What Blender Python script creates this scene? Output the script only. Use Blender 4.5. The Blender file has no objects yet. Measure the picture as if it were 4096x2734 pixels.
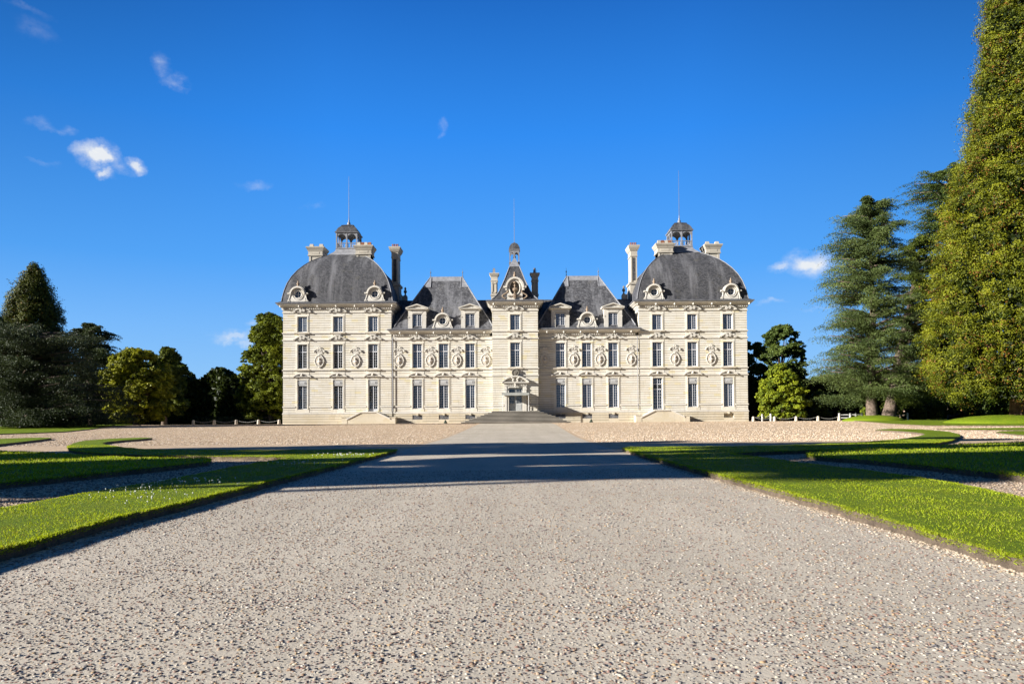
import bpy, bmesh, math, random
import numpy as np
from mathutils import Vector, Matrix

# ------------------------------------------------------------------ camera
F_PX, W_PX, H_PX = 2960.0, 4096.0, 2734.0      # focal length and frame in photo pixels
CAM = Vector((-0.46, 0.0, 1.16))
PITCH, ROLL = math.radians(1.2), math.radians(0.38)
HORIZON = 1677.0
scene = bpy.context.scene
COL = scene.collection
cd = bpy.data.cameras.new('camera')
cam = bpy.data.objects.new('camera', cd); COL.objects.link(cam)
cd.sensor_width = 36.0; cd.lens = 36.0 * F_PX / W_PX
cd.clip_start = 0.1; cd.clip_end = 6000
SHIFT_Y = ((HORIZON - H_PX / 2) - F_PX * math.tan(PITCH)) / W_PX
cd.shift_y = SHIFT_Y
ROT = Matrix.Rotation(math.radians(90) + PITCH, 3, 'X') @ Matrix.Rotation(-ROLL, 3, 'Z')
cam.matrix_world = Matrix.Translation(CAM) @ ROT.to_4x4()
scene.camera = cam

# ------------------------------------------------------------------ light
SUN_L = Vector((1.0, 0.37, -0.375)).normalized()       # direction the light travels
sun_el = math.asin(-SUN_L.z)
sun_az = math.atan2(-SUN_L.x, -SUN_L.y)
sd = bpy.data.lights.new('sun', 'SUN'); sd.energy = 5.0; sd.angle = math.radians(0.5)
sd.color = (1.0, 0.955, 0.905)
so = bpy.data.objects.new('sun', sd); COL.objects.link(so)
so.rotation_euler = SUN_L.to_track_quat('-Z', 'Y').to_euler()
so.location = (-40, -20, 60)
scene.view_settings.view_transform = 'Standard'
scene.view_settings.look = 'None'
scene.view_settings.exposure = 1.36
scene.view_settings.gamma = 1.0
scene.cycles.max_bounces = 6
scene.cycles.transparent_max_bounces = 8
scene.cycles.use_denoising = True

def ray(px, py):
    """world direction of a photo pixel"""
    v = Vector(((px - W_PX / 2) / F_PX, (H_PX / 2 - py) / F_PX + SHIFT_Y * W_PX / F_PX, -1.0))
    return ROT @ v

def sm(t):
    t = min(1.0, max(0.0, t)); return t * t * (3 - 2 * t)

def gz(y):
    if y < 105: return 0.73 * sm((y - 38.0) / 57.0)
    return 0.73 - 1.35 * sm((y - 108.0) / 80.0)

def at(px, py, Y):
    d = ray(px, py); return CAM + d * ((Y - CAM.y) / d.y)

def on_ground(px, py, dz=0.0):
    d = ray(px, py); t = 5.0
    lo, hi = 1.0, 400.0
    for _ in range(60):
        t = (lo + hi) / 2; p = CAM + d * t
        if p.z > gz(p.y) + dz: lo = t
        else: hi = t
    return CAM + d * t

# ------------------------------------------------------------------ node helpers
class NT:
    def __init__(s, tree): s.t = tree; s.n = tree.nodes; s.l = tree.links
    def new(s, typ, **kw):
        nd = s.n.new(typ)
        for k, v in kw.items(): setattr(nd, k, v)
        return nd
    def link(s, a, b): s.l.new(a, b)
    def val(s, sock, v):
        if isinstance(v, bpy.types.NodeSocket): s.l.new(v, sock)
        else: sock.default_value = v
    def math(s, op, a, b=0.0, c=None, clamp=False):
        nd = s.new('ShaderNodeMath', operation=op, use_clamp=clamp)
        s.val(nd.inputs[0], a); s.val(nd.inputs[1], b)
        if c is not None: s.val(nd.inputs[2], c)
        return nd.outputs[0]
    def vmath(s, op, a, b=(0, 0, 0)):
        nd = s.new('ShaderNodeVectorMath', operation=op)
        s.val(nd.inputs[0], a); s.val(nd.inputs[1], b)
        return nd.outputs[1] if op in ('LENGTH', 'DOT_PRODUCT', 'DISTANCE') else nd.outputs[0]
    def mix(s, fac, a, b, blend='MIX'):
        nd = s.new('ShaderNodeMix', data_type='RGBA', blend_type=blend)
        s.val(nd.inputs[0], fac)
        for i, v in ((6, a), (7, b)):
            if isinstance(v, tuple) and len(v) == 3: v = (*v, 1.0)
            s.val(nd.inputs[i], v)
        return nd.outputs[2]
    def noise(s, vec, scale, detail=4.0, rough=0.55, out=0):
        nd = s.new('ShaderNodeTexNoise')
        if vec is not None: s.link(vec, nd.inputs['Vector'])
        nd.inputs['Scale'].default_value = scale
        nd.inputs['Detail'].default_value = detail
        nd.inputs['Roughness'].default_value = rough
        return nd.outputs[out]
    def voro(s, vec, scale, feature='F1'):
        nd = s.new('ShaderNodeTexVoronoi', feature=feature)
        s.link(vec, nd.inputs['Vector']); nd.inputs['Scale'].default_value = scale
        return nd
    def ramp(s, fac, stops, interp='LINEAR'):
        nd = s.new('ShaderNodeValToRGB'); cr = nd.color_ramp; cr.interpolation = interp
        while len(cr.elements) < len(stops): cr.elements.new(0.5)
        for e, (p, c) in zip(cr.elements, stops):
            e.position = p; e.color = (*c, 1.0) if len(c) == 3 else c
        s.val(nd.inputs[0], fac); return nd.outputs[0]
    def maprange(s, v, a, b, c=0.0, d=1.0):
        nd = s.new('ShaderNodeMapRange'); s.val(nd.inputs[0], v)
        for i, x in enumerate((a, b, c, d)): nd.inputs[i + 1].default_value = x
        return nd.outputs[0]
    def scale(s, vec, sc):
        nd = s.new('ShaderNodeMapping'); s.link(vec, nd.inputs[0]); nd.inputs['Scale'].default_value = sc
        return nd.outputs[0]
    def bump(s, h, dist, strength=1.0):
        nd = s.new('ShaderNodeBump'); nd.inputs['Strength'].default_value = strength
        nd.inputs['Distance'].default_value = dist; s.link(h, nd.inputs['Height']); return nd.outputs[0]

def new_mat(name):
    m = bpy.data.materials.new(name); m.use_nodes = True
    nt = NT(m.node_tree); b = nt.n['Principled BSDF']
    tc = nt.new('ShaderNodeTexCoord').outputs['Object']
    return m, nt, b, tc

# ------------------------------------------------------------------ world: sky and clouds
world = bpy.data.worlds.new('World'); scene.world = world; world.use_nodes = True
nt = NT(world.node_tree); nt.n.clear()
sky = nt.new('ShaderNodeTexSky', sky_type='NISHITA')
sky.sun_disc = False; sky.sun_elevation = sun_el; sky.sun_rotation = sun_az % (2 * math.pi)
sky.altitude = 0; sky.air_density = 1.0; sky.dust_density = 0.25; sky.ozone_density = 3.0
gen = nt.new('ShaderNodeTexCoord').outputs['Generated']
dirn = nt.vmath('NORMALIZE', gen)
sxyz = nt.new('ShaderNodeSeparateXYZ'); nt.link(dirn, sxyz.inputs[0])
grade = nt.ramp(nt.math('MAXIMUM', sxyz.outputs[2], 0.0), [(0.0, (2.5, 4.2, 6.2)), (0.06, (1.7, 3.7, 6.5)), (0.2, (.58, 2.65, 6.7)), (0.36, (.18, 1.8, 6.1)), (0.5, (.07, .98, 3.9)), (1.0, (.14, .50, 1.5))])
skyc = nt.mix(0.95, sky.outputs[0], grade)
# sky dimmed behind the camera to cut fill light; upper sides dimmed as vignette
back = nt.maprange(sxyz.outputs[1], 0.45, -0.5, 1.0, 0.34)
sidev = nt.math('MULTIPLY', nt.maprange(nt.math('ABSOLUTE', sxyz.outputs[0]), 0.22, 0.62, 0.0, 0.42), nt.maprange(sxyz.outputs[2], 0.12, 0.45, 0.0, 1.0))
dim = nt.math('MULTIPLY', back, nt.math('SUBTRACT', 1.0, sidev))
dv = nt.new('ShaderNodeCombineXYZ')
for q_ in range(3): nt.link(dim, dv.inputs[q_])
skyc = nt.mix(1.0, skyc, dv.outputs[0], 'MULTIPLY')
wob = nt.noise(dirn, 26.0, 6.0, 0.62, out=1)
wv = nt.vmath('MULTIPLY', nt.vmath('SUBTRACT', wob, (0.5, 0.5, 0.5)), (0.034, 0.0, 0.034))
dw = nt.vmath('ADD', dirn, wv)
fine = nt.noise(nt.scale(dirn, (1, 1, 1.6)), 30.0, 8.0, 0.6)
CLOUDS = [  # photo pixel centre, radii in pixels, opacity
    (398, 622, 80, 54, 1.1), (545, 652, 38, 34, .95), (428, 690, 34, 22, .9), (470, 668, 60, 26, .45), (655, 258, 40, 46, .38), (700, 318, 58, 28, .42),
    (170, 495, 55, 26, .30), (250, 515, 45, 26, .36), (1768, 515, 24, 36, .34), (180, 650, 70, 12, .22),
    (1010, 745, 70, 22, .28), (120, 45, 80, 22, .2), (150, 110, 70, 50, .16),
    (3240, 1058, 120, 62, 1.0), (3125, 1072, 55, 26, .8), (935, 1340, 110, 30, .75), (985, 1372, 50, 18, .7), (1015, 1295, 40, 14, .5),
    (3090, 1212, 70, 10, .4), (3300, 1225, 120, 8, .3), (1250, 822, 55, 14, .25)]
acc = None
for (px, py, rx, ry, op) in CLOUDS:
    d = ray(px, py).normalized(); k = d.y / F_PX
    off = nt.vmath('SUBTRACT', dw, tuple(d))
    sc = nt.vmath('MULTIPLY', off, (1 / (rx * k), 2.0, 1 / (ry * k)))
    ln = nt.vmath('LENGTH', sc)
    m = nt.maprange(ln, 1.08, 0.25, 0.0, 1.0)
    m = nt.math('MULTIPLY', m, op)
    acc = m if acc is None else nt.math('MAXIMUM', acc, m)
brk = nt.maprange(fine, 0.36, 0.62, 0.0, 1.0)
thin = nt.math('MULTIPLY', acc, brk)
solid = nt.maprange(acc, 0.45, 1.0, 0.0, 1.0)
cm = nt.math('MAXIMUM', thin, nt.math('MULTIPLY', solid, 0.97), clamp=True)
cm = nt.math('POWER', cm, 1.25)
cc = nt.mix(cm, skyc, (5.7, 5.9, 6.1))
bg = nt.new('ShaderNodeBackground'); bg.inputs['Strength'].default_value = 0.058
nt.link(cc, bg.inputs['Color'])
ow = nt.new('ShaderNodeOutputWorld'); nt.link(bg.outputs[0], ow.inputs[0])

# ------------------------------------------------------------------ materials
M = {}
def stone(name, base, var, dirty=0.35, course=None, dark=(0.17, 0.15, 0.12)):
    m, n, b, tc = new_mat(name)
    c = n.mix(n.maprange(n.noise(tc, 0.35, 5), 0.35, 0.7), base, var)
    if course:   # slight change of tone from block to block
        sx = n.new('ShaderNodeSeparateXYZ'); n.link(tc, sx.inputs[0])
        row = n.math('FLOOR', n.math('DIVIDE', n.math('ADD', sx.outputs[2], 0.02), course))
        rnd = n.new('ShaderNodeTexWhiteNoise', noise_dimensions='1D'); n.link(row, rnd.inputs['W'])
        colx = n.math('FLOOR', n.math('ADD', n.math('DIVIDE', n.math('ADD', sx.outputs[0], sx.outputs[1]), 0.85), rnd.outputs['Value']))
        cb = n.new('ShaderNodeCombineXYZ'); n.link(colx, cb.inputs[0]); n.link(row, cb.inputs[1])
        wn = n.new('ShaderNodeTexWhiteNoise', noise_dimensions='3D'); n.link(cb.outputs[0], wn.inputs['Vector'])
        c = n.mix(n.maprange(wn.outputs['Value'], 0, 1, 0.0, 0.55), c, (base[0] * 0.82, base[1] * 0.76, base[2] * 0.62))
        yel = n.maprange(wn.outputs['Value'], 0.93, 0.96, 0.0, 0.55)
        c = n.mix(yel, c, (base[0] * 0.98, base[1] * 0.88, base[2] * 0.55))
    st = n.maprange(n.noise(n.scale(tc, (2.2, 2.2, 0.35)), 1.1, 6, 0.7), 0.55, 0.8, 0.0, dirty)
    c = n.mix(st, c, dark)
    fi = n.noise(tc, 9.0, 5, 0.65)
    c = n.mix(n.maprange(fi, 0.3, 0.75, 0.0, 0.22), c, (base[0] * .6, base[1] * .57, base[2] * .5))
    n.link(c, b.inputs['Base Color']); b.inputs['Roughness'].default_value = 0.85
    b.inputs['Specular IOR Level'].default_value = 0.2
    n.link(n.bump(fi, 0.02, 0.5), b.inputs['Normal'])
    M[name] = m
stone('stone', (0.70, 0.675, 0.605), (0.63, 0.60, 0.52), 0.5, 0.305)
stone('stone_trim', (0.62, 0.595, 0.535), (0.53, 0.50, 0.43), 0.55)
stone('stone_joint', (0.34, 0.295, 0.22), (0.28, 0.245, 0.18), 0.3)
stone('stone_sill', (0.50, 0.45, 0.37), (0.56, 0.50, 0.40), 0.8)
stone('stone_plinth', (0.60, 0.55, 0.44), (0.50, 0.45, 0.35), 0.5, 0.30)
stone('stone_pale', (0.43, 0.435, 0.43), (0.38, 0.385, 0.38), 0.2)
stone('stone_grey', (0.22, 0.20, 0.165), (0.15, 0.14, 0.12), 0.7)
stone('stone_step', (0.11, 0.10, 0.085), (0.07, 0.065, 0.055), 0.8)
stone('stone_nosing', (0.36, 0.33, 0.28), (0.24, 0.22, 0.185), 0.6)
stone('chimney_stone', (0.50, 0.46, 0.38), (0.36, 0.33, 0.28), 0.7)
stone('bust_stone', (0.66, 0.62, 0.55), (0.55, 0.50, 0.44), 0.3)
stone('brown_stone', (0.34, 0.26, 0.19), (0.22, 0.17, 0.12), 0.5)

def plain(name, col, rough=0.6, metal=0.0, spec=0.3, var=0.25, sc=3.0):
    m, n, b, tc = new_mat(name)
    c = n.mix(n.maprange(n.noise(tc, sc, 5), 0.35, 0.7, 0, 1), col, tuple(x * (1 - var) for x in col))
    n.link(c, b.inputs['Base Color']); b.inputs['Roughness'].default_value = rough
    b.inputs['Metallic'].default_value = metal; b.inputs['Specular IOR Level'].default_value = spec
    M[name] = m
plain('white_wood', (0.50, 0.51, 0.53), 0.5)
plain('white_paint', (0.74, 0.73, 0.70), 0.5)
plain('door_grey', (0.42, 0.43, 0.42), 0.5)
plain('lead', (0.17, 0.175, 0.19), 0.6, 0.0, 0.3, 0.5, 2.0)
plain('lead_pale', (0.27, 0.275, 0.29), 0.55, 0.0, 0.3, 0.35, 2.5)
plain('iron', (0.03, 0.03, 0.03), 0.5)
plain('rod_metal', (0.12, 0.12, 0.12), 0.5)
plain('terracotta', (0.30, 0.13, 0.07), 0.8, 0, .2, 0.5)
plain('canopy_grey', (0.34, 0.35, 0.32), 0.8)
plain('interior_dark', (0.02, 0.018, 0.016), 0.9)
plain('blind', (0.55, 0.58, 0.60), 0.8)
plain('wire_green', (0.015, 0.03, 0.02), 0.7)
plain('chain_white', (0.42, 0.42, 0.39), 0.6)
plain('skin', (0.45, 0.28, 0.2), 0.6)
plain('cloth_white', (0.6, 0.6, 0.62), 0.8)
plain('cloth_blue', (0.08, 0.12, 0.25), 0.8)
plain('cloth_red', (0.3, 0.07, 0.06), 0.8)
plain('cone_green', (0.02, 0.035, 0.02), 0.6)
plain('flower_white', (0.75, 0.75, 0.68), 0.7)
plain('flower_pink', (0.72, 0.50, 0.38), 0.7)

m, n, b, tc = new_mat('glass')
n.n.remove(b)
out = n.n['Material Output']
tr = n.new('ShaderNodeBsdfTransparent'); tr.inputs[0].default_value = (0.75, 0.8, 0.85, 1)
gl = n.new('ShaderNodeBsdfGlossy'); gl.inputs['Roughness'].default_value = 0.03
gl.inputs['Color'].default_value = (0.9, 0.95, 1, 1)
n.link(n.bump(n.noise(tc, 1.6, 2), 0.02, 0.6), gl.inputs['Normal'])
ms = n.new('ShaderNodeMixShader'); ms.inputs[0].default_value = 0.10
n.link(tr.outputs[0], ms.inputs[1]); n.link(gl.outputs[0], ms.inputs[2]); n.link(ms.outputs[0], out.inputs[0])
M['glass'] = m

def slate(name, lo, hi, streak=0.5, mottle=0.08):
    m, n, b, tc = new_mat(name)
    br = n.new('ShaderNodeTexBrick'); br.inputs['Scale'].default_value = 1.0
    sx = n.new('ShaderNodeSeparateXYZ'); n.link(tc, sx.inputs[0])
    cb = n.new('ShaderNodeCombineXYZ'); n.link(n.math('ADD', sx.outputs[0], n.math('MULTIPLY', sx.outputs[1], 0.9)), cb.inputs[0]); n.link(sx.outputs[2], cb.inputs[1])
    n.link(cb.outputs[0], br.inputs['Vector'])
    br.inputs['Color1'].default_value = (*lo, 1); br.inputs['Color2'].default_value = (*[a * .55 + c * .45 for a, c in zip(lo, hi)], 1)
    br.inputs['Mortar'].default_value = (lo[0] * .4, lo[1] * .4, lo[2] * .4, 1)
    br.inputs['Mortar Size'].default_value = 0.012; br.inputs['Brick Width'].default_value = 0.24; br.inputs['Row Height'].default_value = 0.14
    br.inputs['Bias'].default_value = 0.0
    st = n.noise(n.scale(tc, (1.0, 0.25, 0.09)), 1.0, 6, 0.66)
    c = n.mix(n.maprange(st, 0.48, 0.68, 0.0, streak), br.outputs['Color'], hi)
    li = n.noise(tc, 0.9, 6, 0.7)
    c = n.mix(n.maprange(li, 0.55, 0.75, 0, 0.55), c, (0.10, 0.09, 0.055))
    sp = n.noise(tc, 6.0, 4, 0.7)
    c = n.mix(n.maprange(sp, 0.42, 0.7, 0.0, 0.3), c, tuple(x * 0.5 for x in lo))
    bl_ = n.noise(n.vmath('ADD', tc, (7.0, 3.0, 5.0)), 2.6, 7, 0.75)
    c = n.mix(n.maprange(bl_, 0.5, 0.68, 0.0, mottle), c, tuple(x * 1.15 for x in hi))
    n.link(c, b.inputs['Base Color']); b.inputs['Roughness'].default_value = 0.7
    b.inputs['Specular IOR Level'].default_value = 0.25
    n.link(n.bump(n.math('ADD', br.outputs['Fac'], n.math('MULTIPLY', sp, -1.5)), 0.02, 0.7), b.inputs['Normal'])
    M[name] = m
slate('slate', (0.040, 0.041, 0.046), (0.17, 0.17, 0.178), 0.9)
slate('slate_wing', (0.042, 0.043, 0.049), (0.20, 0.202, 0.212), 0.85, 0.75)

# --- ground materials
m, n, b, tc = new_mat('path')
big = n.noise(tc, 0.25, 5, 0.6); mid = n.noise(tc, 22.0, 5, 0.7); pk = n.noise(tc, 3.0, 4)
c = n.mix(n.maprange(big, 0.35, 0.65), (0.56, 0.495, 0.39), (0.46, 0.405, 0.315))
c = n.mix(n.maprange(n.noise(n.scale(tc, (1.4, 0.07, 1.0)), 1.0, 4, 0.6), 0.42, 0.62, 0, 0.35), c, (0.37, 0.325, 0.25))
c = n.mix(n.maprange(mid, 0.3, 0.7, 0, 0.4), c, (0.30, 0.26, 0.20))
v = n.voro(tc, 46.0)
peb = n.maprange(v.outputs['Distance'], 0.42, 0.30)
sel = n.new('ShaderNodeSeparateColor'); n.link(v.outputs['Color'], sel.inputs[0])
on = n.math('MULTIPLY', peb, n.maprange(n.math('ADD', sel.outputs[0], n.math('MULTIPLY', pk, 0.5)), 0.72, 0.78))
pc = n.ramp(sel.outputs[1], [(0, (0.30, 0.20, 0.14)), (.25, (0.42, 0.33, 0.22)), (.45, (0.11, 0.10, 0.11)), (.62, (0.50, 0.44, 0.34)), (.8, (0.24, 0.15, 0.12)), (1, (0.60, 0.55, 0.47))], 'CONSTANT')
c = n.mix(on, c, pc)
v2 = n.voro(n.vmath('ADD', tc, (3.3, 1.7, 0)), 30.0)
s2 = n.new('ShaderNodeSeparateColor'); n.link(v2.outputs['Color'], s2.inputs[0])
pit = n.math('MULTIPLY', n.maprange(v2.outputs['Distance'], 0.33, 0.20), n.maprange(n.math('ADD', s2.outputs[2], n.math('MULTIPLY', pk, 0.4)), 0.72, 0.78))
c = n.mix(n.math('MULTIPLY', pit, 0.85), c, (0.06, 0.052, 0.045))  # dark specks and the shade in the pits, both put into the colour
n.link(c, b.inputs['Base Color']); b.inputs['Roughness'].default_value = 0.9; b.inputs['Specular IOR Level'].default_value = 0.15
h = n.math('ADD', n.math('MULTIPLY', on, 0.8), n.math('MULTIPLY', mid, 0.45)); h = n.math('SUBTRACT', h, n.math('MULTIPLY', pit, 0.9))
n.link(n.bump(h, 0.014, 0.9), b.inputs['Normal'])
M['path'] = m

def gravel(name, a, c2, c3, sc=26.0):
    m, n, b, tc = new_mat(name)
    v = n.voro(tc, sc); s = n.new('ShaderNodeSeparateColor'); n.link(v.outputs['Color'], s.inputs[0])
    pc = n.ramp(s.outputs[0], [(0, a), (.3, c2), (.5, c3), (.65, a), (.85, (0.55, 0.45, 0.33)), (1, c2)], 'CONSTANT')
    pc = n.mix(n.maprange(v.outputs['Distance'], 0.35, 0.6, 0, 0.4), pc, (0.10, 0.07, 0.045))
    v5 = n.voro(tc, 5.5); s5 = n.new('ShaderNodeSeparateColor'); n.link(v5.outputs['Color'], s5.inputs[0])
    pc = n.mix(n.maprange(s5.outputs[0], 0.0, 1.0, 0, 0.7), pc, tuple(x * 0.5 for x in a))
    pc = n.mix(n.maprange(n.noise(tc, 0.15, 6, 0.6), 0.4, 0.65, 0, 0.3), pc, tuple(x * 0.7 for x in c3))
    n.link(pc, b.inputs['Base Color']); b.inputs['Roughness'].default_value = 0.9; b.inputs['Specular IOR Level'].default_value = 0.12
    n.link(n.bump(n.math('ADD', n.math('MULTIPLY', v.outputs['Distance'], -1.0), n.math('MULTIPLY', v5.outputs['Distance'], -1.5)), 0.02, 0.6), b.inputs['Normal'])
    M[name] = m
gravel('gravel', (0.70, 0.52, 0.34), (0.82, 0.66, 0.47), (0.60, 0.42, 0.25))

m, n, b, tc = new_mat('lawn')
c = n.mix(n.maprange(n.noise(tc, 1.2, 5), 0.35, 0.65), (0.15, 0.22, 0.010), (0.20, 0.25, 0.012))
c = n.mix(n.maprange(n.noise(tc, 40.0, 4, 0.8), 0.35, 0.7, 0, 0.7), c, (0.035, 0.07, 0.006))
n.link(c, b.inputs['Base Color']); b.inputs['Roughness'].default_value = 0.8; b.inputs['Specular IOR Level'].default_value = 0.1
n.link(n.bump(n.noise(tc, 30.0, 5, 0.8), 0.05, 1.0), b.inputs['Normal']); M['lawn'] = m
m, n, b, tc = new_mat('earth')
c = n.mix(n.maprange(n.noise(tc, 7.0, 6, 0.7), 0.3, 0.7), (0.20, 0.15, 0.10), (0.07, 0.05, 0.035))
n.link(c, b.inputs['Base Color']); b.inputs['Roughness'].default_value = 0.95
n.link(n.bump(n.noise(tc, 25.0, 5, 0.8), 0.05, 1.0), b.inputs['Normal']); M['earth'] = m
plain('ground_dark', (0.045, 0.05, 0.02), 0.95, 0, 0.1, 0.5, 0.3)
plain('bark', (0.17, 0.13, 0.10), 0.95, 0, 0.1, 0.6, 4.0)
plain('bark_red', (0.20, 0.12, 0.075), 0.95, 0, 0.1, 0.6, 3.0)

def leafmat(name, trans=0.35, tint=(1, 1, 1)):
    m, n, b, tc = new_mat(name)
    a = n.new('ShaderNodeAttribute', attribute_name='Col')
    n.link(a.outputs['Color'], b.inputs['Base Color']); b.inputs['Roughness'].default_value = 0.55
    b.inputs['Specular IOR Level'].default_value = 0.18
    tl = n.new('ShaderNodeBsdfTranslucent')
    n.link(n.mix(1.0, a.outputs['Color'], (1.3 * tint[0], 1.25 * tint[1], 0.6 * tint[2]), 'MULTIPLY'), tl.inputs[0])
    ms = n.new('ShaderNodeMixShader'); ms.inputs[0].default_value = trans
    n.link(b.outputs[0], ms.inputs[1]); n.link(tl.outputs[0], ms.inputs[2]); n.link(ms.outputs[0], n.n['Material Output'].inputs[0])
    M[name] = m
leafmat('leaf', 0.20); leafmat('needle', 0.12); leafmat('grass_blade', 0.42)
m, n, b, tc = new_mat('pebble')
a = n.new('ShaderNodeAttribute', attribute_name='Col'); n.link(a.outputs['Color'], b.inputs['Base Color'])
b.inputs['Roughness'].default_value = 0.75; b.inputs['Specular IOR Level'].default_value = 0.25; M['pebble'] = m

# ------------------------------------------------------------------ mesh builder
class MB:
    def __init__(s): s.v = []; s.f = []; s.second = []
    def add(s, vs, fs):
        o = len(s.v); s.v += [tuple(p) for p in vs]; s.f += [tuple(i + o for i in f) for f in fs]; return s
    def box(s, x0, x1, y0, y1, z0, z1):
        return s.add([(x0, y0, z0), (x1, y0, z0), (x1, y1, z0), (x0, y1, z0), (x0, y0, z1), (x1, y0, z1), (x1, y1, z1), (x0, y1, z1)],
                     [(0, 3, 2, 1), (4, 5, 6, 7), (0, 1, 5, 4), (1, 2, 6, 5), (2, 3, 7, 6), (3, 0, 4, 7)])
    def loft(s, lv, caps=True):
        """lv: list of (x0,x1,y0,y1,z) rectangles stacked"""
        vs = []
        for (x0, x1, y0, y1, z) in lv: vs += [(x0, y0, z), (x1, y0, z), (x1, y1, z), (x0, y1, z)]
        fs = []
        for i in range(len(lv) - 1):
            for k in range(4):
                a, b2 = i * 4 + k, i * 4 + (k + 1) % 4; fs.append((a, b2, b2 + 4, a + 4))
        if caps:
            fs.append((3, 2, 1, 0)); t = (len(lv) - 1) * 4; fs.append((t, t + 1, t + 2, t + 3))
        return s.add(vs, fs)
    def ring(s, x0, x1, y0, y1, prof):
        """moulding round a rectangle: prof = [(z, projection)]"""
        return s.loft([(x0 - p, x1 + p, y0 - p, y1 + p, z) for z, p in prof])
    def prism(s, pts, y0, y1):
        """polygon in xz pushed from y0 (front) to y1"""
        n_ = len(pts)
        vs = [(x, y0, z) for x, z in pts] + [(x, y1, z) for x, z in pts]
        fs = [tuple(range(n_)), tuple(range(2 * n_ - 1, n_ - 1, -1))]
        fs += [(i, i + n_, (i + 1) % n_ + n_, (i + 1) % n_) for i in range(n_)]
        return s.add(vs, fs)
    def band(s, pts, w, y0, y1):
        """strip of height w following a curve in xz"""
        for a, b2 in zip(pts[:-1], pts[1:]):
            d = Vector((b2[0] - a[0], b2[1] - a[1])); 
            if d.length < 1e-6: continue
            nx, nz = -d.y / d.length * w / 2, d.x / d.length * w / 2
            s.prism([(a[0] - nx, a[1] - nz), (b2[0] - nx, b2[1] - nz), (b2[0] + nx, b2[1] + nz), (a[0] + nx, a[1] + nz)], y0, y1)
        return s
    def ell(s, c, r, seg=10, rings=6):
        vs = [(c[0], c[1], c[2] - r[2])]; fs = []
        for i in range(1, rings):
            t = math.pi * i / rings
            for k in range(seg):
                p = 2 * math.pi * k / seg
                vs.append((c[0] + r[0] * math.sin(t) * math.cos(p), c[1] + r[1] * math.sin(t) * math.sin(p), c[2] - r[2] * math.cos(t)))
        vs.append((c[0], c[1], c[2] + r[2]))
        for k in range(seg): fs.append((0, 1 + (k + 1) % seg, 1 + k))
        for i in range(rings - 2):
            for k in range(seg):
                a = 1 + i * seg + k; b2 = 1 + i * seg + (k + 1) % seg; fs.append((a, b2, b2 + seg, a + seg))
        l = len(vs) - 1; o = 1 + (rings - 2) * seg
        for k in range(seg): fs.append((o + k, o + (k + 1) % seg, l))
        return s.add(vs, fs)
    def lathe(s, c, prof, seg=12):
        """prof [(r,z)] about a vertical axis"""
        vs = []; fs = []
        for r, z in prof:
            for k in range(seg):
                p = 2 * math.pi * (k + .5) / seg; vs.append((c[0] + r * math.cos(p), c[1] + r * math.sin(p), c[2] + z))
        for i in range(len(prof) - 1):
            for k in range(seg):
                a = i * seg + k; b2 = i * seg + (k + 1) % seg; fs.append((a, b2, b2 + seg, a + seg))
        fs.append(tuple(range(seg - 1, -1, -1))); o = (len(prof) - 1) * seg; fs.append(tuple(range(o, o + seg)))
        return s.add(vs, fs)
    def tube(s, pts, rad, seg=8, closed=False):
        pts = [Vector(p) for p in pts]; n_ = len(pts)
        rad = [rad] * n_ if not hasattr(rad, '__len__') else rad
        vs = []; fs = []; up = Vector((0.13, 0.21, 1)).normalized()
        for i, p in enumerate(pts):
            a = pts[i - 1] if (i > 0 or closed) else p; b2 = pts[(i + 1) % n_] if (i < n_ - 1 or closed) else p
            d = (b2 - a); d = d.normalized() if d.length > 1e-9 else Vector((0, 0, 1))
            u = d.cross(up); 
            if u.length < 0.05: u = d.cross(Vector((1, 0, 0)))
            u.normalize(); w = d.cross(u)
            for k in range(seg):
                t = 2 * math.pi * k / seg; vs.append(p + (u * math.cos(t) + w * math.sin(t)) * rad[i])
        for i in range(n_ if closed else n_ - 1):
            for k in range(seg):
                a = i * seg + k; b2 = i * seg + (k + 1) % seg; j = ((i + 1) % n_) * seg
                fs.append((a, b2, j + (k + 1) % seg, j + k))
        if not closed:
            fs.append(tuple(range(seg - 1, -1, -1))); o = (n_ - 1) * seg; fs.append(tuple(range(o, o + seg)))
        return s.add(vs, fs)
    def build(s, name, mat, parent=None, loc=(0, 0, 0), smooth=False, mat2=None):
        me = bpy.data.meshes.new(name); me.from_pydata(s.v, [], s.f); me.update()
        if s.second:
            idx = np.zeros(len(s.f), np.int32)
            for a, b2 in s.second: idx[a:b2] = 1
        if smooth: me.polygons.foreach_set('use_smooth', [True] * len(me.polygons))
        me.materials.append(M[mat] if isinstance(mat, str) else mat)
        if s.second: me.materials.append(M[mat2 or 'stone_joint']); me.polygons.foreach_set('material_index', idx)
        o = bpy.data.objects.new(name, me); COL.objects.link(o); o.location = loc
        if parent: o.parent = parent
        return o

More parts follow.
